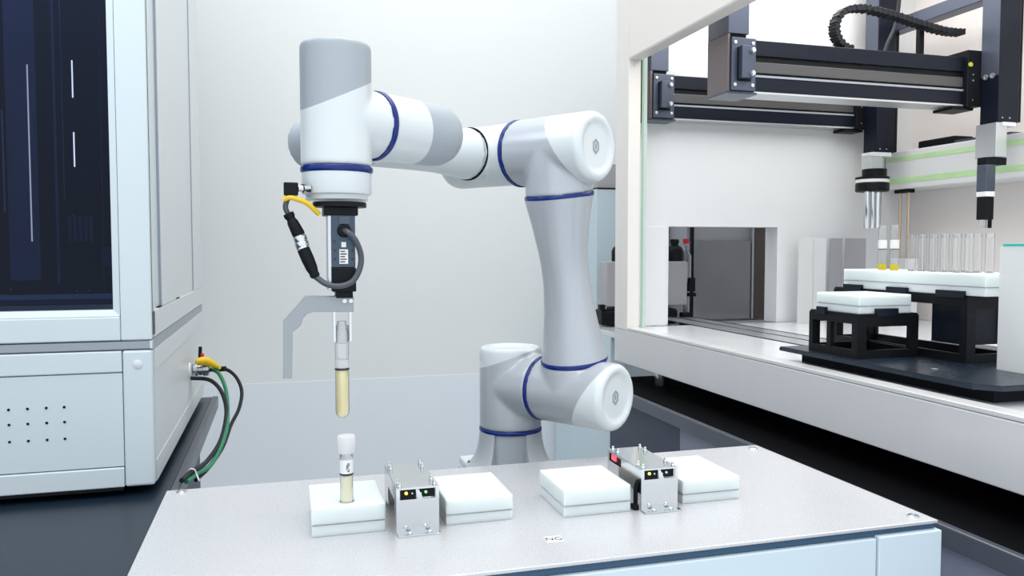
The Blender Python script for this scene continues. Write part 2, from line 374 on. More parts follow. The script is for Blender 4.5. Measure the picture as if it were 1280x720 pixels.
make_block('milky white block directly right of the first steel bracket, amber lamp', 0.1575, 0.2280, 0.784, 0.872, 0.0260)
make_block('milky white block directly left of the bracket with red lamp', 0.2800, 0.3560, 0.773, 0.855, 0.0290)
make_block('milky white block farthest right on the platform', 0.4205, 0.4915, 0.779, 0.873, 0.0260)

# ---------------------------------------------------------------- sample tubes
def tube_body(bm, r, L, x, y, z):   # round-bottomed open tube
    prof = [(0, 0), (r * .5, r * .13), (r * .87, r * .5), (r, r), (r, L), (r * .84, L), (r * .84, r)]
    lathe(bm, prof[:5] + [(r * .84, L), (r * .84, L - .006)], (x, y, z), (0, 0, 1), 24)
    bm.faces.ensure_lookup_table(); top = [f for f in bm.faces if len(f.verts) > 6]
    bmesh.ops.delete(bm, geom=top, context='FACES_ONLY')
    return bm
t = thing('sample_tube', 'capped tube of cream serum standing in the leftmost milky block', 'tube', (0.0605, 0.801, 0.0152))
obj('glass_body', tube_body(BM(), 0.0064, 0.064, 0.0605, 0.801, 0.0155), 'clear', t, True)
obj('serum', lathe(BM(), [(0, .0005), (.0036, .0012), (.0061, .0062), (.0061, .0395), (0, .0395)], (0.0605, 0.801, 0.0157), (0, 0, 1), 24), 'serum_pale', t, True)
obj('cap', lathe(BM(), [(.0070, 0), (.0082, .001), (.0084, .005), (.0088, .010), (.0090, .0165), (.0082, .0178), (.0076, .0168), (0, .0166)], (0.0605, 0.801, 0.0772), (0, 0, 1), 32), 'capw', t, True)
lb = obj('paper_label', lathe(BM(), [(.00655, 0), (.0067, 0), (.0067, .0135), (.00655, .0135)], (0.0605, 0.801, 0.0578), (0, 0, 1), 28), 'label', t, True)
b = BM(); lathe(b, [(.0067, 0), (.0069, 0), (.0069, .0011), (.0067, .0011)], (0.0605, 0.801, 0.0562), (0, 0, 1), 28)
for k in range(5):
    for j in range(3):
        if (k * 7 + j * 5) % 4: box(b, 0.0598 + j * .0011, 0.0606 + j * .0011, 0.79405, 0.7944, 0.0600 + k * .0018, 0.0612 + k * .0018)
obj('print', b, 'ink', lb)
t = thing('sample_tube', 'round-bottomed tube of yellow serum held up in the robot gripper', 'tube', (0.0572, 0.8, 0.113))
obj('glass_body', tube_body(BM(), 0.0067, 0.092, 0.0572, 0.8, 0.1130), 'clear', t, True)
obj('serum', lathe(BM(), [(0, .0006), (.0038, .0013), (.0064, .0066), (.0064, .0475), (0, .0475)], (0.0572, 0.8, 0.1131), (0, 0, 1), 24), 'serum', t, True)
obj('stopper', lathe(BM(), [(.0045, 0), (.0066, .001), (.0064, .012), (.0048, .014), (.0045, .022), (0, .022)], (0.0572, 0.8, 0.1870), (0, 0, 1), 24), 'capw', t, True)
obj('paper_label', lathe(BM(), [(.0068, 0), (.0070, 0), (.0070, .008), (.0068, .008)], (0.0572, 0.8, 0.1632), (0, 0, 1), 28), 'capw', t, True)
obj('marker_ring', lathe(BM(), [(.0069, 0), (.0071, 0), (.0071, .0012), (.0069, .0012)], (0.0572, 0.8, 0.1612), (0, 0, 1), 28), 'ink', t, True)

# ---------------------------------------------------------------- steel sensor brackets
def bracket(label, x0, x1, y0, y1, kind):
    t = thing('sensor_bracket', label, 'bracket', ((x0 + x1) / 2, (y0 + y1) / 2, 0))
    H = 0.0450; th = 0.0014
    obj('front_plate', window_plate(BM(), 'y', y0, y0 + th, x0, x1, 0.0012, H, [(x0 + .0035, x1 - .0035, H - .0115, H - .0015)]), 'steel', t)
    obj('foot_flange', box(BM(), x0, x1, y0 - .011, y0 + th, 0.0, 0.0014, .0004), 'steel', t)
    obj('top_plate', box(BM(), x0, x1, y0 + th, y1, H - th, H, .0004), 'steel', t)
    obj('rear_plate', box(BM(), x0 + .001, x1, y1 - th, y1, 0.0, H - th), 'steel', t)
    if kind == 0:
        b = BM(); box(b, x0, x0 + th, y1 - .030, y1 - th, 0.010, H - th); box(b, x0, x0 + th, y0 + th, y0 + .012, 0.0, H - th)
        box(b, x0, x0 + th, y0 + .012, y1 - .030, 0.030, H - th)
        obj('side_plate', b, 'steel', t)
    else:
        obj('side_plate', window_plate(BM(), 'x', x0, x0 + th, y0 + th, y1 - th, 0.018, H - th, [(y1 - .040, y1 - .006, 0.033, 0.0425)]), 'steel', t)
        c = obj('sensor_board', box(BM(), x0 + .0018, x0 + .004, y1 - .042, y1 - .004, 0.031, 0.043), 'black', t)
        obj('indicator_lamp', box(BM(), x0 + .0002, x0 + .0018, y1 - .024, y1 - .012, 0.0355, 0.0412, .0005), 'led_red', c, label='lit red lamp')
        b = BM(); tube(b, [(x0 - .001, y0 + .006, 0.032), (x0 - .0022, y0 + .009, 0.024), (x0 - .002, y0 + .010, 0.012), (x0 - .002, y0 + .010, 0.0045)], 0.0024, 8)
        box(b, x0 - .0065, x0 - .0003, y0 + .004, y0 + .014, 0.0, 0.0055, .0005)
        obj('connector', b, 'black', t, True)
    # circuit boards behind the slot in the front plate
    a = obj('circuit_board', box(BM(), x0 + .0045, (x0 + x1) / 2 - .0015, y0 + .002, y0 + .004, H - .0125, H - .002), 'black', t)
    obj('indicator_lamp', lathe(BM(), [(.0015, 0), (.0015, .0014), (.0008, .002), (0, .0021)], (x0 + .010, y0 + .0022, H - .0055), (0, -1, 0), 12), 'led_amber' if kind == 0 else 'led_lime', a, True)
    obj('indicator_lamp', lathe(BM(), [(.0008, 0), (.0008, .0014), (0, .0016)], (x0 + .016, y0 + .0022, H - .0060), (0, -1, 0), 10), 'label', a)
    a = obj('circuit_board', box(BM(), (x0 + x1) / 2 + .0015, x1 - .004, y0 + .002, y0 + .004, H - .0105, H - .002), 'black', t)
    obj('indicator_lamp', lathe(BM(), [(.0013, 0), (.0013, .0014), (0, .0018)], (x1 - .013, y0 + .0022, H - .0055), (0, -1, 0), 10), 'led_green' if kind == 0 else 'label', a)
    obj('indicator_lamp', lathe(BM(), [(.0008, 0), (.0008, .0014), (0, .0018)], (x1 - .018, y0 + .0022, H - .0065), (0, -1, 0), 10), 'label', a)
    obj('web', prism_y(BM(), [((x0 + x1) / 2 - .002, H - .002), ((x0 + x1) / 2 + .001, H - .002), ((x0 + x1) / 2 + .006, H - .0125), ((x0 + x1) / 2 - .0005, H - .0125)], y0 + .0003, y0 + .0014), 'steel', t)
    for i, (sx, sy) in enumerate(((x0 + .004, y0 + .004), (x0 + .004, y0 + .016), (x0 + .004, y1 - .022), (x0 + .004, y1 - .008), (x1 - .004, y0 + .004), (x1 - .004, y0 + .022), (x1 - .005, y1 - .022), (x1 - .005, y1 - .008))):
        b = BM(); lathe(b, [(.0021, 0), (.0021, .0018), (.0015, .0022), (.0015, .0046), (.0009, .005), (0, .005)], (sx, sy, H), (0, 0, 1), 12)
        obj('standoff', b, 'steel', t, True)
    for sx in ((x1 - x0) * .22 + x0, (x1 - x0) * .68 + x0):
        b = BM(); lathe(b, [(.0024, 0), (.0024, .0012), (.0014, .0022), (0, .0022)], (sx + .003, y0 - .0055, 0.0014), (0, 0, 1), 12); obj('screw', b, 'steel', t, True)
        b = BM(); lathe(b, [(.0022, 0), (.0022, .001), (.0012, .002), (0, .002)], (sx, y0, 0.0062), (0, -1, 0), 12); obj('screw', b, 'steel', t, True)
    return t
bracket('polished steel sensor bracket with an amber lamp beside the leftmost block', 0.1060, 0.1485, 0.7735, 0.866, 0)
bracket('polished steel sensor bracket with a red side lamp and lime lamp', 0.3665, 0.4095, 0.7700, 0.863, 1)

# ---------------------------------------------------------------- robot arm
A = Vector((0.5568, -0.8307, 0)); U = Vector((-0.8307, -0.5568, 0)); Z = Vector((0, 0, 1))
BC = Vector((0.323, 1.1235, 0)); G = BC + A * 0.1145; T = G + U * 0.035
ZS, ZE, ZW = 0.083, 0.411, 0.407
EF = T - A * 0.144; SF = EF + U * 0.268; BW = SF + A * 0.135; WC = BW + U * 0.09
up = lambda v, z: Vector((v.x, v.y, z))
ra = thing('industrial_robot', 'white and grey jointed robot arm with blue rings gripping a tube', 'robot', (BC.x, BC.y, -0.040))
R1 = 0.0455; R5 = 0.0348
def ring(c, d, r, w=0.0062, sub=None):
    d = Vector(d).normalized(); s = Vector(c) - d * w / 2
    return obj('joint_ring', lathe(BM(), [(r - .003, 0), (r - .0002, 0.0002), (r + .0007, w * .25), (r + .0007, w * .75), (r - .0002, w - .0002), (r - .003, w)], s, d, 64), 'blue', sub or ra, True, 'deep blue ring')
def capend(r, L, e=0.006, dish=True):
    p = [(r, 0), (r, L - e), (r - e * .12, L - e * .5), (r - e * .5, L - e * .12), (r - e, L)]
    if dish: p += [(r * .74, L - .0002), (r * .68, L - .0034), (0, L - .0038)]
    return p
LD = (up(T, 0.3505) - up(G, 0.128)).normalized(); LU = A.cross(LD).normalized()
def skew_stub(b, c0, c1, r):      # closed loft from a tilted ring to a level ring
    rg = [[b.verts.new(c + (A * math.cos(2 * PI * k / 48) + v * math.sin(2 * PI * k / 48)) * r) for k in range(48)] for c, v in ((c0, LU), ((c0 + c1) / 2, (LU + (U if LU.dot(U) > 0 else -U)).normalized()), (c1, U if LU.dot(U) > 0 else -U))]
    fs = [b.faces.new((p[k], p[(k + 1) % 48], q[(k + 1) % 48], q[k])) for p, q in zip(rg, rg[1:]) for k in range(48)]
    fs += [b.faces.new(rg[0][::-1]), b.faces.new(rg[-1])]; bmesh.ops.recalc_face_normals(b, faces=fs)
# base with flared feet
b = BM(); lathe(b, [(0.0425, 0), (0.0425, 0.055)], (BC.x, BC.y, -0.040), Z, 48)
cd = math.atan2(-BC.y, -BC.x)
prof = [(0.066, 0), (0.066, .003), (0.0605, .006), (0.0545, .014), (0.0500, .026), (0.0470, .040), (0.0455, .055)]
for off in (64, 180, -64):
    hw = math.radians(34 if abs(off) < 90 else 50)
    lathe(b, prof, (BC.x, BC.y, -0.040), Z, 20, cd + math.radians(off) - hw, cd + math.radians(off) + hw)
obj('base', b, 'arm_grey', ra, True)
for off in (40, -40, 88, -88):
    a_ = cd + math.radians(off); p = BC + Vector((math.cos(a_), math.sin(a_), 0)) * 0.0595
    obj('base_bolt', lathe(BM(), [(.0034, 0), (.0034, .003), (.0018, .0032), (0, .0028)], (p.x, p.y, -0.0345), Z, 12), 'steel', ra, True)
ring(up(BC, 0.0165), Z, R1)
# shoulder housing
b = BM(); lathe(b, [(R1, 0)] + capend(R1, 0.119, 0.007, True)[1:], up(BC, 0.0190), Z, 56); cyl(b, up(BC, ZS), up(BC, ZS) + A * 0.0605, R1, 48)
lo, hi = split(fused(b, it=10), up(BC, 0.122), (Z - Vector((0.9605, -0.2782, 0)) * 0.36 + Vector((0.2782, 0.9605, 0)) * 0.06).normalized())
obj('shoulder_housing', lo, 'arm_grey', ra, True); obj('shoulder_cap', hi, 'arm_white', ra, True, 'white domed cap')
ring(up(BC, ZS) + A * 0.0625, A, R1)
# lower arm joint
e0 = up(BC, ZS) + A * 0.0645
b = BM(); lathe(b, capend(R1, 0.121, 0.008), e0, A, 56); skew_stub(b, up(G, 0.128) - LD * 0.0022, up(G, ZS), R1 - .0002)
bm_ = fused(b, it=10)
body, cap = split(bm_, e0 + A * 0.090, (A * 1.0 - Z * 0.62).normalized())
obj('lower_joint_housing', body, 'arm_grey', ra, True)
lc = obj('lower_joint_cap', cap, 'arm_white', ra, True, 'white end cap with hexagon emblem')
ring(up(G, 0.128), LD, R1)
def emblem(c, d, parent):
    d = d.normalized(); s = d.cross(Z).normalized(); b = BM()
    def pt(x, z, h): return c + s * x + Z * z + d * h
    R0, Ri = 0.0092, 0.0062
    hexa = lambda r: [(r * 0.82 * math.sin(PI / 3 * k), r * 1.08 * math.cos(PI / 3 * k)) for k in range(6)]
    o, i = hexa(R0), hexa(Ri)
    for k in range(6):
        k2 = (k + 1) % 6; vs = []
        for h in (0, .0006):
            vs.append([b.verts.new(pt(*q, h)) for q in (o[k], o[k2], i[k2], i[k])])
        b.faces.new(vs[1]); 
        for j in range(4): b.faces.new((vs[0][j], vs[0][(j + 1) % 4], vs[1][(j + 1) % 4], vs[1][j]))
    q = [(-.0012, -.0042), (.0016, -.0022), (.0012, .0042), (-.0016, .0022)]
    v0 = [b.verts.new(pt(*p, 0)) for p in q]; v1 = [b.verts.new(pt(*p, .0006)) for p in q]; b.faces.new(v1)
    for j in range(4): b.faces.new((v0[j], v0[(j + 1) % 4], v1[(j + 1) % 4], v1[j]))
    bmesh.ops.recalc_face_normals(b, faces=b.faces)
    return obj('emblem', b, 'emblem', parent)
emblem(e0 + A * (0.121 - 0.0036), A, lc)
# upper link
b = BM(); secs = [(0.1300, -.0007, .0454), (0.1450, .0022, .0425), (0.1610, .005, .0396), (0.1975, .0110, .0345), (0.2346, .0180, .0315), (0.2600, .0235, .0314), (0.2789, .0272, .0330), (0.3132, .0318, .0385), (0.3320, .034, .0425), (0.3485, .0355, .0462)]
rings = []
for z, q, r in secs:
    c = up(G + U * q, z); rings.append([b.verts.new(c + (A * math.cos(2 * PI * k / 56) + LU * math.sin(2 * PI * k / 56)) * r) for k in range(56)])
for p, q in zip(rings, rings[1:]):
    for k in range(56): b.faces.new((p[k], p[(k + 1) % 56], q[(k + 1) % 56], q[k]))
b.faces.new(rings[0][::-1]); b.faces.new(rings[-1]); bmesh.ops.recalc_face_normals(b, faces=b.faces)
obj('upper_link', b, 'arm_grey', ra, True)
ring(up(T, 0.3505), LD, R1 + .0005)
# elbow
e1 = up(EF, ZE) + A * 0.0795
b = BM(); lathe(b, capend(R1, 0.126, 0.008), e1, A, 56); skew_stub(b, up(T, 0.3505) + LD * 0.0022, up(T, ZE), R1 - .0002)
body, cap = split(fused(b, it=10), e1 + A * 0.084, (A * 1.0 + Z * 0.60).normalized())
obj('elbow_housing', body, 'arm_grey', ra, True)
ec = obj('elbow_cap', cap, 'arm_white', ra, True, 'white end cap with hexagon emblem'); emblem(e1 + A * (0.126 - 0.0036), A, ec)
ring(up(EF, ZE) + A * 0.077, A, R1)
# forearm
b = BM(); lathe(b, capend(0.043, 0.122, 0.010, False), up(EF, ZE) + A * 0.0745, -A, 48)
EB = up(EF, ZE) + A * 0.020
lathe(b, [(0.0375, 0), (0.0375, 0.038), (0.0366, 0.0446)], EB, U, 40)
obj('forearm_joint', fused(b, it=14), 'arm_white', ra, True)
s0 = EB + U * 0.0448
obj('joint_seam', lathe(BM(), [(0.035, -.0004), (0.0367, -.0004), (0.0367, .0004), (0.035, .0004)], s0 - U * .001, U, 48), 'seam', ra, True)
b = BM(); Lf = (up(SF, ZW) - s0).length
lathe(b, [(0.0362, 0), (0.0325, .025), (0.0285, .06), (0.0268, .11), (0.0262, .16), (0.0270, Lf)], s0, (up(SF, ZW) - s0), 48)
cyl(b, up(SF, ZW) - A * 0.036, up(SF, ZW) + A * 0.070, 0.0312, 48)
f1, f2 = split(fused(b, it=12), up(SF, ZW) + U * 0.012, (U + Z * -.15).normalized())
obj('forearm', f1, 'arm_white', ra, True); obj('forearm_end_cap', f2, 'arm_cap_grey', ra, True, 'grey rounded end cap')
obj('joint_seam', lathe(BM(), [(.030, 0), (.0322, 0), (.0322, .0022), (.030, .0022)], up(SF, ZW) + A * 0.0705, A, 48), 'blue', ra, True)
# wrist body two, runs along -U with a grey rounded rear cap
b = BM(); cyl(b, up(SF, ZW) + A * 0.0735, up(BW, ZW), 0.0312, 48)
r5 = R5
lathe(b, [(r5, 0), (r5, .078), (r5 - .0012, .090), (r5 - .006, .101), (r5 - .014, .108), (0, .109)], up(WC, ZW) - U * 0.0515, -U, 56)
body, cap = split(fused(b, it=8), up(WC, ZW) - U * 0.100, (-U + Z * 0.05).normalized())
obj('wrist_housing', body, 'arm_white', ra, True); obj('wrist_rear_cap', cap, 'arm_cap_grey', ra, True, 'grey rounded cap')
ring(up(WC, ZW) - U * 0.0485, U, R5 + .0006)
# wrist body three, vertical
b = BM(); lathe(b, [(R5, 0), (R5, .1160), (R5 - .0006, .1185), (R5 - .0015, .1197), (R5 - .003, .1203), (0, .1206)], up(WC, 0.3610), Z, 56)
cyl(b, up(WC, ZW), up(WC, ZW) - U * 0.0465, R5, 48)
xv = Vector((0.9605, -0.2782, 0)); yv = Vector((0.2782, 0.9605, 0))
lo, hi = split(fused(b, it=6), up(WC, 0.431), (Z - xv * 0.38 - yv * 0.30).normalized())
obj('tool_joint_housing', lo, 'arm_white', ra, True); obj('tool_joint_cap', hi, 'arm_cap_grey', ra, True, 'cool grey slanted top cap')
ring(up(WC, 0.3580), Z, R5)
obj('tool_flange', lathe(BM(), [(.0295, 0), (.0305, .0012), (.0305, .0055), (.0335, .0062), (.0342, .008), (.0342, .0270), (.033, .0275)], up(WC, 0.3275), Z, 56), 'arm_white', ra, True)
# ---- gripper
gx, gy = 0.0572, 0.800
gp = obj('gripper', box(BM(), 0.0475, 0.0700, gy - .013, gy + .015, 0.262, 0.3125, 0.0006), 'slate', ra, label='slate blue electric gripper body')
obj('mounting_plate', lathe(BM(), [(.0258, 0), (.0258, .0046), (.0250, .0050)], (0.0568, gy + .004, 0.3205), Z, 40), 'black', gp, True)
b = BM(); box(b, 0.0405, 0.0730, gy - .014, gy + .018, 0.3120, 0.3206, .001); obj('adapter_block', b, 'black', gp)
obj('side_cover', box(BM(), 0.0440, 0.0474, gy - .0128, gy + .015, 0.2400, 0.3120, .0006), 'alu', gp, label='bright aluminium side cover')
b = BM(); box(b, 0.0478, 0.0705, gy - .014, gy + .015, 0.2385, 0.2618, .0008); box(b, 0.0515, 0.0675, gy - .011, gy + .012, 0.2322, 0.2386, .0005); obj('slide_housing', b, 'black', gp)
obj('name_plate', box(BM(), 0.0548, 0.0630, gy - .0136, gy - .0128, 0.2655, 0.2795), 'label', gp)
b = BM()
for k in range(5): box(b, 0.0556, 0.0556 + (.006 if k % 2 else .0045), gy - .0139, gy - .01355, 0.2670 + k * .0025, 0.2680 + k * .0025)
obj('print', b, 'ink', gp)
obj('name_plate', box(BM(), 0.0568, 0.0612, gy - .0136, gy - .0128, 0.2815, 0.2865), 'label', gp)
for x, z in ((.0505, .270), (.0505, .2784), (.0505, .287), (.0672, .2784), (.0672, .270)):
    obj('screw', lathe(BM(), [(.0011, 0), (.0011, .0006), (0, .0006)], (x, gy - .0128, z), (0, -1, 0), 10), 'ink', gp)
obj('socket', lathe(BM(), [(.0066, 0), (.0066, .003), (.0056, .0042), (.003, .0045), (0, .0045)], (0.0595, gy - .0128, 0.2975), (0, -1, 0), 20), 'black', gp, True)
gt = box(BM(), 0.0545, 0.0650, gy - .0142, gy - .0126, 0.3035, 0.3110, .0004); obj('recess_plate', gt, 'gpost', gp)
cb = obj('gripper_cable', tube(BM(), [(0.0600, gy - .0165, 0.2972), (0.0625, gy - .024, 0.2955), (0.0690, gy - .024, 0.2885), (0.0745, gy - .020, 0.2746), (0.0735, gy - .020, 0.2613), (0.0665, gy - .022, 0.2492), (0.0550, gy - .023, 0.2446), (0.0425, gy - .020, 0.2462), (0.0325, gy - .014, 0.2531)], 0.0028, 12), 'cable_grey', ra, True)
def lseg(name, p0, p1, prof, m, par): return obj(name, lathe(BM(), prof, p0, Vector(p1) - Vector(p0), 24), m, par, True)
c0, c1 = Vector((0.0325, gy - .014, 0.2525)), Vector((0.0212, gy - .012, 0.2800)); L1 = (c1 - c0).length
lseg('cable_plug', c0, c1, [(.0034, 0), (.0048, .002), (.0045, .005), (.0056, .010), (.0062, .020), (.0060, L1)], 'black', cb)
c2 = Vector((0.0178, gy - .011, 0.2925)); L2 = (c2 - c1).length
lseg('knurled_nut', c1, c2, [(.0058, 0), (.0064, .0008), (.0060, .0016), (.0066, .003), (.0066, L2 * .5), (.0059, L2 * .55), (.0064, L2 * .65), (.0064, L2 - .001), (.0056, L2)], 'steel', cb)
c3 = Vector((0.0078, gy - .010, 0.3135)); L3 = (c3 - c2).length
lseg('cable_socket', c2, c3, [(.0058, 0), (.0060, .003), (.0052, L3 * .6), (.0040, L3 - .006), (.0052, L3 - .003), (.0050, L3)], 'black', cb)
obj('cable_tail', tube(BM(), [c3 - (c3 - c2) * .1, (0.0055, gy - .010, 0.3185), (0.0068, gy - .010, 0.3255), (0.0098, gy - .010, 0.3310)], 0.0026, 10), 'cable_grey', cb, True)
ob = obj('angle_outlet', box(BM(), 0.0040, 0.0172, gy - .017, gy - .003, 0.3305, 0.3425, .0012), 'black', ra)
b = BM(); cyl(b, (0.0172, gy - .009, 0.3372), (0.0215, gy - .008, 0.3376), .0032, 14); cyl(b, (0.0215, gy - .008, 0.3376), (0.0275, gy - .005, 0.3380), .0042, 14); obj('nut', b, 'steel', ob, True)
obj('cable_tie', tube(BM(), [(0.0040, gy - .014, 0.3262), (0.0095, gy - .0155, 0.3282), (0.0170, gy - .015, 0.3265), (0.0262, gy - .012, 0.3225), (0.0365, gy - .008, 0.3129)], lambda t: 0.0024, 8), 'yellow', ra, True, 'loose yellow cable tie')
# bent arm of the gripper
bar = [(0.0683, 0.2335), (0.0232, 0.2343), (0.0020, 0.2107), (0.0012, 0.1563), (0.0094, 0.1560), (0.0106, 0.2003), (0.0153, 0.2041), (0.0188, 0.2079), (0.0204, 0.2133), (0.0242, 0.2176), (0.0298, 0.2193), (0.0681, 0.2185)]
ga = obj('gripper_arm', prism_y(BM(), bar, gy - .0105, gy + .0065, .0004), 'jaw', ra, label='angled light grey metal arm reaching down at left')
for x in (0.0595, 0.0655):
    b = BM(); lathe(b, [(.0021, 0), (.0021, .001), (.0013, .0012), (.0012, .0004), (0, .0004)], (x, gy - .0105, 0.2292), (0, -1, 0), 14); obj('screw', b, 'steel', ga, True)
b = BM(); box(b, 0.0486, 0.0512, gy - .006, gy + .006, 0.1890, 0.2190, .0004); obj('finger', b, 'steel', ga)
b = BM(); box(b, 0.0640, 0.0666, gy - .006, gy + .006, 0.1890, 0.2190, .0004); obj('finger', b, 'steel', ga)

# ---------------------------------------------------------------- left cabinet
X1, Y0, Y1, ZT = -0.161, 1.120, 1.820, 1.30
XL = -1.25
lcab = thing('instrument_cabinet', 'tall blue white instrument cabinet with a dark tinted front window', 'cabinet', (-0.7, 1.47, -0.040))
obj('foot', box(BM(), -0.30, -0.22, 1.20, 1.26, -0.040, -0.028), 'black', lcab)
obj('foot', box(BM(), -0.30, -0.22, 1.70, 1.76, -0.040, -0.028), 'black', lcab)
obj('foot', box(BM(), -1.15, -1.07, 1.20, 1.26, -0.040, -0.028), 'black', lcab)
obj('foot', box(BM(), -1.15, -1.07, 1.70, 1.76, -0.040, -0.028), 'black', lcab)
obj('carcass', box(BM(), XL, X1 - .006, Y0 + .012, Y1, -0.028, 0.150), 'cab_side', lcab)
b = BM(); box(b, XL, XL + .01, Y0 + .01, Y1, 0.166, ZT); box(b, XL, X1 - .012, Y1 - .01, Y1, 0.166, ZT); obj('inner_shell', b, 'in_dark', lcab)
obj('corner_post', box(BM(), -0.1965, X1, Y0, Y0 + .0115, -0.028, 0.1495, .003), 'cab', lcab)
obj('corner_post', box(BM(), -0.1975, X1, Y0, Y0 + .0085, 0.1625, ZT, .0015), 'cab', lcab)
obj('lower_rail', box(BM(), XL, -0.1972, Y0, Y0 + .012, 0.1215, 0.1490, .0015), 'cab', lcab)
obj('access_panel', box(BM(), XL, -0.1972, Y0 + .0015, Y0 + .012, -0.0010, 0.1205, .001), 'cab', lcab)
obj('bottom_rail', box(BM(), XL, -0.1972, Y0, Y0 + .012, -0.028, -0.0022, .0015), 'cab', lcab)
obj('bottom_seal', box(BM(), XL, -0.1985, Y0 - .001, Y0 + .01, -0.0315, -0.0285), 'black', lcab)
obj('trim_strip', box(BM(), XL, X1 - .003, Y0 + .0005, Y0 + .012, 0.1515, 0.1610), 'strip', lcab, label='grey trim strip')
obj('trim_strip', box(BM(), X1 - .010, X1 - .0010, Y0 + .0125, Y1, 0.1480, 0.1625), 'strip', lcab, label='grey trim strip')
obj('trim_end', box(BM(), X1 - .0028, X1 + .0002, Y0 + .0003, Y0 + .012, 0.1512, 0.1615), 'alu', lcab)
obj('window_rail', box(BM(), XL, -0.1980, Y0, Y0 + .012, 0.1625, 0.1930, .0015), 'cab', lcab)
# bevelled frame round the window
def bevel_frame(x0, x1, z0, z1, yo, yi, wdt):
    b = BM()
    o = [(x0, z0), (x1, z0), (x1, z1), (x0, z1)]; i = [(x0 + wdt, z0 + wdt), (x1 - wdt, z0 + wdt), (x1 - wdt, z1 - wdt), (x0 + wdt, z1 - wdt)]
    for k in range(4):
        k2 = (k + 1) % 4; vs = [b.verts.new((x, y, z)) for (x, z), y in ((o[k], yo), (o[k2], yo), (i[k2], yi), (i[k], yi))]
        vb = [b.verts.new((x, yi + .006, z)) for (x, z) in (o[k], o[k2], i[k2], i[k])]
        b.faces.new(vs); b.faces.new(vb[::-1])
        for j in range(4): b.faces.new((vs[j], vb[j], vb[(j + 1) % 4], vs[(j + 1) % 4]))
    bmesh.ops.recalc_face_normals(b, faces=b.faces); return b
obj('window_frame', bevel_frame(XL, -0.1980, 0.1935, ZT, Y0 + .0012, Y0 + .0045, 0.0085), 'cab', lcab)
wn = obj('window_pane', box(BM(), XL + .008, -0.2068, Y0 + .006, Y0 + .009, 0.2025, ZT - .01), 'dark_glass', lcab, label='dark tinted glass pane')
# inside the cabinet
obj('inner_post', box(BM(), -0.3685, -0.3350, 1.29, 1.31, 0.235, ZT), 'in_post', lcab, label='blue grey post seen through the tinted glass')
obj('inner_rod', box(BM(), -0.3275, -0.3262, 1.239, 1.241, 0.29, 0.53), mat('glowing_edge', (.9, .9, .9), .4, emit=(1, .85, .62), es=3.5), lcab)  # the rod's bright line is put in as emission
obj('inner_rod', box(BM(), -0.3625, -0.3612, 1.249, 1.252, 0.33, 0.47), 'in_white', lcab)
obj('inner_rod', box(BM(), -0.3110, -0.3080, 1.30, 1.302, 0.23, ZT), 'in_post', lcab)
obj('inner_rod', box(BM(), -0.3000, -0.2990, 1.30, 1.302, 0.35, ZT), 'in_post', lcab)
obj('inner_rod', box(BM(), -0.2315, -0.2300, 1.20, 1.202, 0.22, ZT), 'in_post', lcab)
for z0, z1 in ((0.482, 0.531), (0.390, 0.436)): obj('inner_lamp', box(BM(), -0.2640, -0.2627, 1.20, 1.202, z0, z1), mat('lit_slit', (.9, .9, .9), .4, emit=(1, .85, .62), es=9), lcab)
obj('inner_shelf', box(BM(), -0.50, -0.215, 1.17, 1.30, 0.208, 0.214), 'in_post', lcab)
b = BM()
for k in range(5): box(b, -0.284 + k * .0066, -0.281 + k * .0066, 1.25, 1.256, 0.290, 0.326)
obj('inner_rack', b, 'in_post', lcab)
obj('inner_box', box(BM(), -0.2340, -0.2225, 1.20, 1.22, 0.257, 0.283), 'in_post', lcab)
for x, z in ((-.330, .426), (-.328, .336), (-.262, .224), (-.247, .224), (-.340, .227), (-.264, .324), (-.231, .209)):
    obj('inner_bolt', lathe(BM(), [(.0013, 0), (.0013, .002), (0, .0025)], (x, 1.19, z), (0, -1, 0), 8), 'in_white', lcab)
# side face (faces the aisle)
ys = Y0 + .0200
obj('side_stile', box(BM(), X1 - .010, X1, ys, ys + .010, 0.1660, ZT, .0008), 'cab_side', lcab)
obj('side_rail', box(BM(), X1 - .010, X1, ys, Y1, 0.1635, 0.1985, .0008), 'cab_side', lcab)
obj('side_panel', box(BM(), X1 - .010, X1 - .0045, ys + .0102, 1.2245, 0.1990, ZT), 'cab', lcab)
obj('side_stile', box(BM(), X1 - .010, X1, 1.2250, 1.3800, 0.1990, ZT, .0008), 'cab_side', lcab)
obj('side_panel', box(BM(), X1 - .010, X1 - .0030, 1.3805, 1.6600, 0.1990, ZT), 'cab_side', lcab)
obj('side_stile', box(BM(), X1 - .010, X1, 1.6610, Y1, 0.1990, ZT, .0008), 'cab_side', lcab)
obj('side_rail', box(BM(), X1 - .0055, X1, ys, Y1, -0.028, 0.0), 'cab_side', lcab)
obj('side_panel', box(BM(), X1 - .0055, X1 - .0010, ys, Y1, 0.0005, 0.1190), 'cab_side', lcab)
obj('side_rail', box(BM(), X1 - .0055, X1, ys, Y1, 0.1195, 0.1475), 'cab_side', lcab)
obj('cover_plug', lathe(BM(), [(.0058, 0), (.0058, .0006), (.0045, .0012), (0, .0013)], (-0.1785, Y0, 0.1310), (0, -1, 0), 24), 'cab_side', lcab, True, 'round white cover plug')
for x in (-.3270, -.3062, -.2852, -.2650, -.348, -.369):
    for z in (.0800, .0610, .0395):
        obj('vent_hole', lathe(BM(), [(.0017, 0), (.0017, .0005), (0, .0005)], (x, Y0 + .0013, z), (0, -1, 0), 14), 'seam', lcab)
for ya, yb in ((Y0 + .0088, Y0 + .0198), (1.2238, 1.2249), (1.3801, 1.3808), (1.6602, 1.6609)):
    obj('side_gasket', box(BM(), X1 - .012, X1 - .0012, ya, yb, 0.200, ZT), 'seam' if yb < 1.2 else 'strip', lcab)
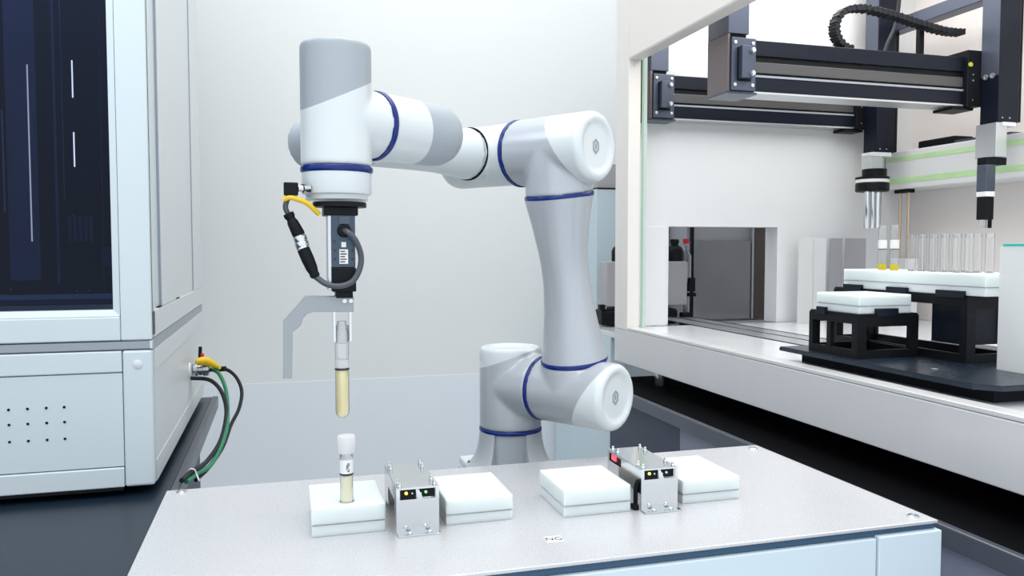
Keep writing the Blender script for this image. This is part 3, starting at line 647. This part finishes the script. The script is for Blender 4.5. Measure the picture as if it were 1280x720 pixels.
for ya, yb in ((1.196, 1.222), (1.375, 1.400), (1.395, 1.43)): obj('side_gasket', box(BM(), X1 - .0045, X1 - .0002, ya, yb, 0.1988, 0.2000), 'seam', lcab)
# cable gland on the side
b = BM(); lathe(b, [(.014, 0), (.014, .002), (.012, .003), (0, .003)], (X1 - .001, 1.56, 0.0580), (1, 0, 0), 28)
obj('gland_plate', b, 'label', lcab, True)
b = BM(); lathe(b, [(.010, 0), (.012, .002), (.012, .010), (.0105, .011), (.0105, .018), (.012, .019), (.012, .028), (.010, .030)], (X1 + .002, 1.58, 0.0560), (1, 0, 0), 24)
obj('cable_gland', b, 'steel', lcab, True, 'threaded metal cable gland')
b = BM(); cyl(b, (-0.1460, 1.58, 0.066), (-0.1452, 1.585, 0.098), 0.0032, 10); sw = obj('toggle_pin', b, 'black', lcab)
obj('pin_collar', box(BM(), -0.1440, -0.1385, 1.575, 1.583, 0.072, 0.086, .0006), 'red', sw)
cbl = 'cables hanging from the cabinet gland'
tag(obj('cable_boot', tube(BM(), [(-0.1500, 1.555, 0.0730), (-0.1440, 1.56, 0.0745), (-0.1330, 1.57, 0.0720), (-0.1200, 1.575, 0.0640), (-0.1110, 1.58, 0.0565)], lambda t: .0035 + .0045 * math.sin(PI * min(1, t * 1.1)), 12), 'yellow', smooth=True, origin=(-0.13, 1.58, 0.065)), 'yellow rubber boot over the cable gland on the cabinet side', 'cable boot')
k0 = obj('power_cable', tube(BM(), [(-0.1595, 1.555, 0.0445), (-0.1271, 1.55, 0.0403), (-0.1033, 1.5, 0.0256), (-0.0927, 1.45, -0.001), (-0.0962, 1.36, -0.0287), (-0.1108, 1.27, -0.0400), (-0.1230, 1.2, -0.0340), (-0.1320, 1.15, -0.0330)], 0.0036, 10), 'cable', smooth=True, origin=(-0.1595, 1.57, 0.0445))
tag(k0, 'black cable leaving the gland low and nearest the cabinet', 'cable', cbl)
k1 = obj('earth_cable', tube(BM(), [(-0.1330, 1.595, 0.0554), (-0.1138, 1.57, 0.05), (-0.0992, 1.53, 0.0292), (-0.0919, 1.47, 0.004), (-0.0900, 1.385, -0.0223), (-0.1030, 1.285, -0.0455), (-0.1180, 1.215, -0.0420), (-0.1270, 1.16, -0.0380)], 0.0034, 10), 'green', smooth=True, origin=(-0.1348, 1.58, 0.0554))
tag(k1, 'green cable between the two black ones at the cabinet gland', 'cable', cbl)
k2 = obj('signal_cable', tube(BM(), [(-0.1300, 1.585, 0.0530), (-0.1039, 1.58, 0.0556), (-0.0832, 1.56, 0.0442), (-0.0714, 1.54, 0.0201), (-0.0741, 1.5, -0.0047), (-0.0860, 1.455, -0.0252), (-0.0940, 1.375, -0.0430), (-0.1080, 1.275, -0.0500), (-0.1200, 1.21, -0.0500)], 0.0032, 10), 'cable', smooth=True, origin=(-0.1376, 1.58, 0.0555))
tag(k2, 'black cable bowing farthest right from the cabinet gland', 'cable', cbl)
b = BM(); cyl(b, (-0.1125, 1.583, 0.0550), (-0.1000, 1.581, 0.0555), .0048, 12); obj('cable_collar', b, 'black', k2, True)
tag(obj('cable_tie', tube(BM(), [(-0.1290, 1.192, -0.033), (-0.1245, 1.188, -0.0280), (-0.1195, 1.19, -0.030), (-0.1165, 1.19, -0.0385), (-0.1130, 1.182, -0.0440)], 0.0011, 6), 'label', origin=(-0.122, 1.19, -0.035)), 'small white cable tie bundling the cables above the bench edge', 'cable tie')

# ---------------------------------------------------------------- right gantry machine enclosure
XG = 0.800
gm = thing('machine_enclosure', 'open fronted cream machine enclosure housing the overhead gantry', 'machine', (1.27, 1.1, -0.040))
for y in (0.45, 1.70):
    for x in (0.86, 1.68):
        b = BM(); cyl(b, (x, y, -0.040), (x, y, 0.003), 0.018, 18); obj('levelling_foot', b, 'steel', gm, True)
b = BM(); box(b, XG, XG + .03, 0.25, 1.842, 0.002, 0.0835, .0015); obj('front_beam', b, 'beam', gm, label='wide brushed front beam')
obj('beam_ledge', box(BM(), XG + .0004, XG + .03, 0.25, 1.765, 0.0840, 0.0905, .0012), 'beam', gm)
obj('machine_bed', box(BM(), XG + .0305, 1.745, 0.25, 1.842, 0.010, 0.0840), 'deck', gm, label='glossy white bed')
obj('corner_post', box(BM(), XG, XG + .032, 1.767, 1.842, 0.0838, 1.15, .0015), 'cream', gm)
obj('header_panel', box(BM(), XG - .0006, XG + .036, 0.25, 1.7665, 0.728, 1.15, .004), 'cream', gm)
obj('roof_panel', box(BM(), XG + .0365, 1.745, 0.25, 1.91, 1.12, 1.15), 'inner', gm)
g1 = obj('side_glass', box(BM(), 0.8345, 0.8370, 1.764, 1.7665, 0.0845, 1.10), 'edge_green', gm, label='green edge of the side glass')
obj('side_glass_trim', box(BM(), 0.8405, 0.849, 1.768, 1.772, 0.0845, 1.10), 'edge_clear', gm)
b = window_plate(BM(), 'y', 1.850, 1.905, 0.834, 1.700, 0.0845, 1.12, [(0.951, 1.270, 0.0845, 0.337)])
obj('rear_panel', b, 'inner', gm, label='white rear panel with rectangular pass-through opening')
b = BM(); box(b, 0.882, 0.9425, 1.8440, 1.8500, 0.0845, 0.336, .001); obj('cover_strip', b, 'inner', gm)
b = BM(); box(b, 1.700, 1.745, 0.25, 1.91, 0.0845, 1.12); obj('far_side_panel', b, 'inner_warm', gm, label='warm white far side panel')
for x0, x1 in ((1.300, 1.345), (1.347, 1.385)): obj('divider_sheet', box(BM(), x0, x1, 1.80, 1.803, 0.0845, 0.308), 'acrylic', gm)
obj('divider_sheet', box(BM(), 1.395, 1.435, 1.80, 1.803, 0.0845, 0.308), 'acrylic_grey', gm, label='clear grey acrylic sheet')
obj('divider_sheet', box(BM(), 1.445, 1.510, 1.80, 1.803, 0.0845, 0.308), 'acrylic_grey', gm, label='clear grey acrylic sheet')
# floor slots / linear rail on the bed running towards the rear opening
tr = thing('transfer_track', 'twin black lined transfer track sunk in the white bed', 'track', (1.10, 1.5, 0.084))
for x, wd in ((1.012, .0075), (1.080, .0035), (1.135, .0055)):
    obj('slot', box(BM(), x, x + wd, 1.05, 2.25, 0.0840, 0.0848), 'black', tr)
obj('track_plate', box(BM(), 1.024, 1.076, 1.05, 2.25, 0.0840, 0.0846), 'alu', tr)
obj('track_plate', box(BM(), 1.088, 1.130, 1.05, 2.25, 0.0840, 0.0846), 'alu', tr)

# ---------------------------------------------------------------- overhead gantries
def gantry(nm_label, yf, xr, zcol0, near):
    zt, zb = 0.7080, 0.5990
    t = thing('gantry_axis', nm_label, 'gantry', (1.2, yf + .03, 0.60))
    # hanging post and end plate at the left
    obj('hanging_post', box(BM(), 0.8704, 0.9180, yf - .016, yf + .0640, 0.7135, 1.12, .001), 'gpost', t)
    obj('post_cheek', box(BM(), 0.8704, 0.8755, yf - .0145, yf + .0640, 0.5985, 0.7130), 'gpost_side', t, label='brownish grey side cheek')
    obj('post_pad', box(BM(), 0.8790, 0.9150, yf - .010, yf + .010, 0.7080, 0.7135), 'black', t)
    obj('cheek_foot', box(BM(), 0.8690, 0.9400, yf - .012, yf + .0640, 0.5940, 0.5985), 'gpost', t)
    ep = obj('end_plate', box(BM(), 0.8765, 0.9320, yf - .020, yf - .010, 0.6000, 0.7050, .0012), 'gpost', t)
    for x in (0.8840, 0.9245):
        for z in (0.6105, 0.6945): obj('screw', lathe(BM(), [(.0036, 0), (.0036, .002), (.002, .0025), (0, .0018)], (x, yf - .020, z), (0, -1, 0), 14), 'alu', ep, True)
    pb = obj('adjuster_box', box(BM(), 0.8905, 0.9160, yf - .036, yf - .0205, 0.6220, 0.6860, .001), 'gpost', ep)
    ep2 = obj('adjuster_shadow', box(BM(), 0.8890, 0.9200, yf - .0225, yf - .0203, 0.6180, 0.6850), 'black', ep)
    for z in (0.6310, 0.6760): obj('knob', lathe(BM(), [(.0058, 0), (.0058, .004), (.0038, .007), (.0020, .0072), (0, .006)], (0.9135, yf - .036, z), (0, -1, 0), 16), 'alu', ep, True)
    # beam
    obj('upper_extrusion', box(BM(), 0.8760, xr, yf, yf + .055, 0.6760, zt, .0015), 'gbeam', t)
    obj('groove', box(BM(), 0.8760, xr, yf + .006, yf + .05, 0.6640, 0.6760), 'black', t)
    obj('cover_belt', box(BM(), 0.8760, xr, yf + .0015, yf + .05, 0.6420, 0.6640, .001), 'belt', t, label='grey cover belt')
    obj('groove', box(BM(), 0.8760, xr, yf + .008, yf + .05, 0.6370, 0.6420), 'black', t)
    obj('bright_lip', box(BM(), 0.8760, xr, yf - .0015, yf + .05, 0.6325, 0.6370), 'strip', t)
    obj('lower_extrusion', box(BM(), 0.8760, xr, yf, yf + .055, 0.6030, 0.6325, .0015), 'gbeam', t)
    obj('bottom_cover', box(BM(), 0.9405, xr, yf - .002, yf + .058, zb, 0.6028), 'alu', t)
    b = BM(); cyl(b, (0.9395, yf + .001, 0.662), (0.9395, yf - .002, 0.662), .0022, 10); obj('screw', b, 'label', t)
    # carriage
    cx = xr
    cr = obj('carriage', box(BM(), cx - .030, cx + .012, yf - .012, yf + .060, 0.598, 0.722, .0015), 'black', t)
    for z in (.612, .655, .668): obj('screw', lathe(BM(), [(.0018, 0), (.0018, .001), (0, .001)], (cx - .015, yf - .012, z), (0, -1, 0), 8), 'alu', cr)
    obj('cable_shelf', box(BM(), cx - .062, cx - .004, yf - .004, yf + .052, 0.5905, 0.5965), 'black', t)
    # z column
    c0 = cx + .0025 if near else cx
    xc0, xc1 = (1.5115, 1.5680) if near else (1.4925, 1.5480)
    yc0, yc1 = yf - .060, yf - .0125
    zc = obj('z_column', box(BM(), xc0, xc1, yc0, yc1, zcol0, 1.10, .0015), 'gbeam', t, label='dark vertical lifting column')
    obj('column_cheek', box(BM(), xc0 - .0012, xc0 - .0001, yc0 + .001, yc1 - .001, 0.66, 1.10), 'gpost', t, label='grey blue cheek')
    obj('rear_rail', box(BM(), xc1 + .0002, xc1 + .022, yc0 + .014, yc1, zcol0 + .005, 1.10), 'black', t)
    for dx in (.012, .032): obj('screw', lathe(BM(), [(.0018, 0), (.0018, .001), (0, .001)], (xc0 + dx, yc0, zcol0 + .010), (0, -1, 0), 8), 'alu', zc)
    if near:
        for dy in (.016, .034): obj('screw', lathe(BM(), [(.0062, 0), (.0062, .0016), (.0030, .0018), (.0026, .0006), (0, .0006)], (xc0 - .0012, yc0 + dy, 0.6600), (-1, 0, 0), 18), 'alu', zc, True, )
    return t, xc0, xc1, yc0, yc1
ngt, xc0, xc1, yc0, yc1 = gantry('front overhead gantry axis with yellow oval sticker and slim gripper', 1.460, 1.5050, 0.5570, True)
b = BM(); lathe(b, [(.0052, 0), (.0052, .0005), (0, .0006)], (0, 0, 0), (0, -1, 0), 24); bmesh.ops.scale(b, vec=(1.25, 1, .95), verts=b.verts); bmesh.ops.translate(b, vec=(1.4820, 1.4478, 0.6900), verts=b.verts)
obj('sticker', b, 'sticker', ngt, label='yellow oval sticker')
# slim gripper under the front column
gk = obj('tool_bracket', box(BM(), xc0 - .008, xc0 + .022, yc0 - .004, yc0 + .050, 0.4810, 0.5560, .001), 'alu', ngt, label='white tool bracket')
obj('bracket_ledge', box(BM(), xc0 + .006, xc0 + .042, yc0 - .008, yc0 + .030, 0.5480, 0.5565), 'deck', gk)
obj('tool_arm', box(BM(), xc0 - .022, xc0 + .034, yc0 + .006, yc0 + .030, 0.4650, 0.4810), 'black', gk)
t2 = obj('tube_gripper', box(BM(), 1.4880, 1.5145, yc0 + .004, yc0 + .030, 0.4060, 0.4650, .002), 'gpost', ngt, label='slim black tube gripper')
obj('gripper_sleeve', box(BM(), 1.4885, 1.5140, yc0 + .004, yc0 + .030, 0.3950, 0.4060, .001), 'label', t2)
obj('gripper_sleeve', box(BM(), 1.4890, 1.5135, yc0 + .005, yc0 + .029, 0.3440, 0.3950, .002), 'black', t2)
for x in (1.4895, 1.4985, 1.5105): obj('finger', box(BM(), x, x + .0035, yc0 + .010, yc0 + .018, 0.3260, 0.3440), 'steel' if x < 1.505 else 'black', t2)
fgt, xd0, xd1, yd0, yd1 = gantry('rear overhead gantry axis with a round black gripper head', 1.8100, 1.5000, 0.5300, False)
gk = obj('tool_bracket', box(BM(), xd0 - .020, xd0 + .016, yd0 - .006, yd0 + .030, 0.4870, 0.5230, .001), 'alu', fgt, label='white tool bracket')
obj('bracket_ledge', box(BM(), xd0 - .020, xd0 + .040, yd0 - .010, yd0 + .030, 0.5200, 0.5300), 'deck', gk)
hx, hy = xd0 - .005, yd0 - .002
hd = obj('gripper_head', lathe(BM(), [(.026, 0), (.030, .001), (.030, .020), (.026, .021)], (hx, hy, 0.4660), Z, 32), 'black', fgt, True, 'round black gripper head')
obj('head_collar', lathe(BM(), [(.040, 0), (.0415, .001), (.0415, .005), (.040, .006)], (hx - .006, hy, 0.4600), Z, 36), 'black', hd, True)
obj('head_collar', lathe(BM(), [(.039, 0), (.0405, .001), (.0405, .008), (.039, .009)], (hx - .006, hy, 0.4508), Z, 36), 'label', hd, True)
obj('head_collar', lathe(BM(), [(.038, 0), (.041, .002), (.041, .020), (.039, .0225)], (hx - .006, hy, 0.4280), Z, 36), 'black', hd, True)
for dx, r in ((-.022, .0075), (-.005, .0065), (.011, .0085)):
    obj('gripper_rod', lathe(BM(), [(r * .8, 0), (r, .002), (r, .096)], (hx - .004 + dx, hy - .006, 0.3330), Z, 18), 'steel', hd, True)

# energy chain on the front gantry
pts = [(1.2100, 0.7135), (1.1850, 0.7180), (1.1680, 0.7320), (1.1600, 0.7505), (1.1620, 0.7712), (1.1755, 0.7900), (1.2001, 0.8010), (1.2396, 0.8045), (1.3033, 0.7975), (1.3685, 0.7855), (1.435, 0.7745), (1.4700, 0.7720), (1.4960, 0.7725)]
ch = thing('cable_chain', 'black plastic cable chain looping above the front gantry beam', 'cable chain', (1.21, 1.50, 0.7135))
Q = catmull([(x, 1.495, z) for x, z in pts], 10)
acc, step, last, links = 0, 0.0118, Q[0], []
for p, q in zip(Q, Q[1:]):
    acc += (q - p).length
    if acc >= step: acc = 0; links.append((q, (q - p).normalized()))
lm = None
for c, d in links:
    if lm is None:
        b = BM(); box(b, -.0062, .0062, -.0120, .0120, -.0062, .0062, .0010, 1); box(b, -.0022, .0022, -.0128, .0128, -.0070, -.004); box(b, .0030, .0050, -.0130, .0130, .003, .0070)
        o = obj('chain_link', b, 'cable', ch); lm = o.data
    else:
        o = bpy.data.objects.new('chain_link', lm); COL.objects.link(o); o.parent = ch
    o.location = c - ch.location; o.rotation_euler = (0, -math.atan2(d.z, d.x), 0)
    if lm.users == 1:
        for v in lm.vertices: v.co += Vector(ch.location)     # first link was stored relative to the chain's base
for k in (2, 3): pass
tag(obj('thin_cable', tube(BM(), [(1.405, 1.57, 1.02), (1.395, 1.57, 0.86), (1.385, 1.57, 0.80), (1.355, 1.56, 0.752), (1.335, 1.55, 0.7085)], 0.0042, 8), 'cable', smooth=True, origin=(1.335, 1.55, 0.7085)), 'thin black cable dropping behind the cable chain loop', 'cable')
tag(obj('chain_support', box(BM(), 1.400, 1.413, 1.510, 1.522, 0.7085, 0.7830, .001), 'black', origin=(1.4065, 1.516, 0.7085)), 'short black upright propping the cable chain on the front gantry', 'support')
tag(obj('roof_strut', box(BM(), 1.548, 1.590, 0.90, 1.846, 0.846, 0.878, .002), 'gpost', origin=(1.57, 1.4, 0.846)), 'grey blue roof strut crossing high behind the gantry columns', 'strut')
tag(obj('hanging_cable', tube(BM(), [(1.612, 1.44, 1.05), (1.585, 1.44, 0.82), (1.598, 1.44, 0.74), (1.602, 1.44, 0.68), (1.600, 1.44, 0.60)], 0.006, 8), 'cable', smooth=True, origin=(1.60, 1.44, 0.6)), 'black cable hanging beside the front gantry column at right edge', 'cable')

# transfer rail with green stripes along the far side
rl = thing('guide_rail', 'long white guide rail with two green stripes at far side', 'rail', (1.64, 1.3, 0.44))
obj('rail_body', box(BM(), 1.605, 1.6995, 0.60, 1.845, 0.4400, 0.5420, .003), 'inner', rl)
obj('stripe', box(BM(), 1.6042, 1.6052, 0.60, 1.84, 0.5150, 0.5270), 'lime_line', rl, label='pale green stripe')
obj('stripe', box(BM(), 1.6042, 1.6052, 0.60, 1.84, 0.4560, 0.4700), 'lime_line', rl, label='pale green stripe')
mo = thing('drive_unit', 'flat black drive unit lying on the striped guide rail', 'motor', (1.64, 1.68, 0.542))
obj('motor_body', box(BM(), 1.615, 1.675, 1.62, 1.74, 0.5420, 0.5620, .004), 'black', mo); obj('slide', box(BM(), 1.615, 1.66, 1.46, 1.62, 0.5420, 0.5490, .001), 'gpost', mo)
obj('end_stop', box(BM(), 1.608, 1.622, 1.50, 1.52, 0.5490, 0.575, .001), 'black', mo)
rd = thing('brass_posts', 'pair of slim brass rods hanging under the striped rail', 'rods', (1.62, 1.79, 0.32))
for y in (1.770, 1.800): obj('rod', lathe(BM(), [(.004, 0), (.004, .186)], (1.618, y, 0.254), Z, 12), 'gold', rd, True)
obj('rod_clamp', box(BM(), 1.608, 1.628, 1.760, 1.812, 0.4300, 0.4398), 'black', rd)
obj('rod_foot', box(BM(), 1.600, 1.640, 1.755, 1.815, 0.0842, 0.254, .001), 'inner', rd)

# ---------------------------------------------------------------- deck plate with tube stands
bp = thing('deck_plate', 'black carrier plate on the white bed under the tube stands', 'plate', (1.05, 1.0, 0.084))
b = BM(); vs = [(0.835, 1.205), (0.8350, 0.800), (0.8580, 0.776), (1.20, 0.776), (1.20, 1.205)]
lo_ = [b.verts.new((x, y, 0.1030)) for x, y in vs]; hi_ = [b.verts.new((x, y, 0.1100)) for x, y in vs]; n = len(vs)
fs = [b.faces.new(lo_[::-1]), b.faces.new(hi_)] + [b.faces.new((lo_[k], lo_[(k + 1) % n], hi_[(k + 1) % n], hi_[k])) for k in range(n)]
bmesh.ops.recalc_face_normals(b, faces=fs); bmesh.ops.bevel(b, geom=list(fs[1].edges), offset=.0012, segments=2, affect='EDGES')
obj('plate', b, mat('blue_black_plate', (0.014, 0.022, 0.036), 0.28, 0.1, noise=0.3, scale=14), bp)
obj('riser', box(BM(), 0.870, 1.19, 0.800, 1.19, 0.0840, 0.1030), 'seam', bp)
for x, y in ((0.858, 0.935), (0.940, 0.835), (0.975, 1.11)):
    obj('screw', lathe(BM(), [(.0045, 0), (.0045, .0008), (.002, .001), (0, .0006)], (x + .03, y - .02, 0.1100), Z, 14), 'alu', bp, True)
def stand(label, x0, x1, y0, y1, z0, z1, tabs, lug):
    t = thing('tube_stand', label, 'stand', ((x0 + x1) / 2, (y0 + y1) / 2, z0))
    w_ = 0.0095; th = 0.007
    h = z1 - z0
    my = (y0 + y1) / 2 + .01
    # four frames: two long sides, two ends
    for nm, ax, c, u0, u1, hol in (('side_frame', 'x', x0, y0, y1, [(y0 + w_ + .004, my - .006, z0 + .013, z1 - .013), (my + .004, y1 - w_, z0 + .013, z1 - .013)] if lug else [(y0 + w_ + .004, y1 - w_, z0 + .013, z1 - .013)]),
                                   ('side_frame', 'x', x1 - th, y0, y1, [(y0 + w_, y1 - w_, z0 + .013, z1 - .013)]),
                                   ('end_frame', 'y', y0, x0 + th, x1 - th, [(x0 + th + w_, x1 - th - w_, z0 + .013, z1 - .017)]),
                                   ('end_frame', 'y', y1 - th, x0 + th, x1 - th, [(x0 + th + w_, x1 - th - w_, z0 + .013, z1 - .017)])):
        obj(nm, window_plate(BM(), ax, c, c + th, u0, u1, z0, z1, hol), 'black', t)
    obj('top_tray', box(BM(), x0 + .001, x1 - .001, y0 + .001, y1 - .001, z1, z1 + .0028, .0005), 'black', t)
    for (a, c) in tabs: obj('retaining_tab', box(BM(), x0 - .0045, x0 + .0018, a, c, z1 - .002, z1 + .0095, .0008), 'gbeam', t)
    for x, y in ((x0 + .016, y0 + .016), (x1 - .016, y0 + .016), (x0 + .016, y1 - .016)):
        obj('screw', lathe(BM(), [(.003, 0), (.003, .004), (.0018, .005), (0, .0045)], (x, y, z0), Z, 12), 'steel', t, True)
    return t
s1 = stand('low black tube stand in front, carrying one bare milky block', 0.8500, 0.9640, 1.0275, 1.1450, 0.1100, 0.1765, [(1.100, 1.122)], True)
obj('retaining_tab', box(BM(), 0.885, 0.925, 1.0265, 1.0335, 0.1745, 0.1875, .0008), 'gbeam', s1)
make_block('short milky block on the low front stand in the machine', 0.8580, 0.9560, 1.035, 1.137, 0.0290, z0=0.1793, grp='milky blocks on the stands')
s2 = stand('tall black tube stand behind, carrying the row of clear tubes', 0.9720, 1.0640, 0.9430, 1.2400, 0.1100, 0.2080, [(1.06, 1.105), (1.165, 1.21), (0.948, 1.000)], False)
obj('hanging_box', box(BM(), 0.9815, 1.050, 0.9530, 1.020, 0.1360, 0.2060, .001), 'gbeam', s2)
row = [(0.9900, 0.960 + .0228 * k) for k in range(6)] + [(1.0180, 0.950 + .0228 * k) for k in range(7)] + [(0.9900, 1.112), (0.9900, 1.140)]
make_block('long milky block on the tall stand, tubes standing in its top', 0.9745, 1.0600, 0.9150, 1.2175, 0.0330, row, 0.0068, 0.022, z0=0.2108, grp='milky blocks on the stands')
# empty clear tubes
ET = thing('clear_tube', 'empty clear tube in the long milky block on the tall stand', 'tube', (row[0][0], row[0][1], 0.2330), 'empty clear tubes in the long milky block')
obj('glass_body', tube_body(BM(), 0.0062, 0.070, row[0][0], row[0][1], 0.2330), 'clear', ET, True)
b = BM(); lathe(b, [(.0048, 0), (.0048, .012), (0, .012)], (row[0][0], row[0][1], 0.2345), Z, 16); obj('inner_stub', b, 'box_grey', ET, True)
ORD = ['nearest', 'second', 'third', 'fourth', 'fifth', 'sixth', 'seventh']
def tlabel(i): return 'empty clear tube, %s from the near end, %s row of the long milky block' % (ORD[i if i < 6 else i - 6], 'left' if i < 6 else 'right')
ET['label'] = tlabel(0)
for i, (x, y) in enumerate(row[1:13]): dup(ET, (x, y, 0.2330), tlabel(i + 1))
for (x, y), lab_ in zip(row[13:], ('clear tube with yellow collar, nearer of the two labelled ones', 'clear tube with yellow collar, farther of the two labelled ones')):
    t = thing('labelled_tube', lab_, 'tube', (x, y, 0.2330), 'labelled tubes with yellow collars')
    obj('glass_body', tube_body(BM(), 0.0066, 0.087, x, y, 0.2330), 'clear', t, True)
    obj('collar', lathe(BM(), [(.0061, 0), (.0067, .0005), (.0067, .010), (.0061, .0105)], (x, y, 0.2440), Z, 22), 'yellow_cap', t, True, 'yellow collar')
    lb = obj('paper_label', lathe(BM(), [(.0067, 0), (.0069, 0), (.0069, .015), (.0067, .015)], (x, y, 0.2800), Z, 24), 'label', t, True)
    b = BM(); lathe(b, [(.0069, 0), (.0071, 0), (.0071, .0012), (.0069, .0012)], (x, y, 0.2790), Z, 24); obj('print', b, 'ink', lb)
# upright acrylic sheet with teal edge
ac = thing('acrylic_shield', 'upright frosted acrylic sheet with a teal top edge at right', 'shield', (0.975, 0.80, 0.11))
obj('sheet', box(BM(), 0.9680, 0.9715, 0.640, 0.8870, 0.1100, 0.2830, .0006), 'acrylic', ac)
obj('edge_strip', box(BM(), 0.9675, 0.9720, 0.640, 0.8820, 0.2835, 0.2870, .0004), 'teal', ac, label='teal edge strip')

# ---------------------------------------------------------------- things behind the machines
bc = thing('back_counter', 'white rear counter behind the pass-through opening', 'counter', (1.35, 2.15, FZ))
obj('counter_top', box(BM(), 0.84, 2.10, 1.935, 2.42, 0.045, 0.060, .002), 'deck', bc)
for x in (0.86, 2.04): obj('end_panel', box(BM(), x - .02, x + .02, 1.96, 2.40, FZ, 0.045, .002), 'rear_blue', bc)
ds = thing('reagent_dispenser', 'grey boxy reagent dispenser on a black foot behind the opening', 'dispenser', (1.0, 2.1, 0.060))
obj('case', box(BM(), 0.880, 1.130, 2.08, 2.135, 0.117, 0.244, .003), 'box_grey', ds)
b = BM(); box(b, 0.864, 1.10, 2.075, 2.14, 0.064, 0.108, .008); box(b, 0.856, 0.872, 2.07, 2.09, 0.108, 0.124, .002); box(b, 0.90, 1.06, 2.085, 2.13, 0.060, 0.117); obj('foot', b, 'black', ds)
obj('latch', box(BM(), 1.102, 1.134, 2.05, 2.0745, 0.0605, 0.098, .002), 'black', ds)
def bottle(label, x, y, z, r, m, cap):
    t = thing('reagent_bottle', label, 'bottle', (x, y, z))
    obj('body', lathe(BM(), [(r * .94, 0), (r, .003), (r, .030), (r * .8, .040), (r * .42, .046), (r * .42, .052)], (x, y, z), Z, 24), m, t, True)
    obj('cap', lathe(BM(), [(r * .5, 0), (r * .5, .010), (r * .42, .012), (0, .012)], (x, y, z + .052), Z, 20), cap, t, True)
bottle('dark bottle atop the dispenser, seen left of the cream corner post', 0.932, 2.108, 0.244, 0.025, 'black', 'gpost')
bottle('dark bottle atop the dispenser, seen through the opening left edge', 1.103, 2.108, 0.244, 0.026, 'black', 'black')
t = thing('wash_station', 'clear wash station with red cap behind the pass-through opening', 'wash station', (1.155, 2.12, 0.060))
obj('column', lathe(BM(), [(.012, 0), (.012, .12), (.016, .125), (.016, .20), (.007, .215), (.007, .235)], (1.152, 2.13, 0.060), Z, 18), 'acrylic_grey', t, True)
obj('cap', lathe(BM(), [(.009, 0), (.009, .014), (0, .015)], (1.152, 2.13, 0.295), Z, 16), 'red', t, True)
obj('clamp', box(BM(), 1.140, 1.176, 2.11, 2.145, 0.140, 0.150), 'black', t); obj('clamp', box(BM(), 1.150, 1.170, 2.105, 2.115, 0.155, 0.195), 'black', t)
tag(obj('support_rod', box(BM(), 1.183, 1.192, 2.155, 2.164, 0.060, 0.50), 'gbeam', origin=(1.187, 2.16, 0.06)), 'slim dark upright rod left of the smoked glass door', 'rod')
sm = thing('smoked_cabinet', 'dark smoked glass cabinet standing behind the pass-through opening', 'cabinet', (1.35, 2.1, 0.060))
obj('case', box(BM(), 1.175, 1.60, 2.170, 2.40, 0.060, 0.52, .002), 'box_grey', sm)
obj('door_pane', box(BM(), 1.1760, 1.390, 2.160, 2.1695, 0.066, 0.305, .001), 'smoked', sm, label='dark smoked mirror pane')
obj('door_stile', box(BM(), 1.392, 1.398, 2.156, 2.1695, 0.066, 0.515), 'alu', sm)
obj('side_pane', box(BM(), 1.399, 1.520, 2.158, 2.1695, 0.066, 0.515, .001), 'smoked_brown', sm, label='brown smoked side pane')
rc = thing('rear_analyser', 'pale blue analyser case behind the robot elbow and corner post', 'analyser', (0.98, 2.3, 0.060))
obj('case', box(BM(), 0.925, 1.16, 2.27, 2.40, 0.062, 0.462, .002), 'rear_blue', rc)
obj('top_box', box(BM(), 0.935, 1.10, 2.29, 2.39, 0.4655, 0.540, .002), 'box_grey', rc)
obj('top_edge', box(BM(), 0.925, 1.16, 2.268, 2.40, 0.462, 0.4655), 'black', rc)
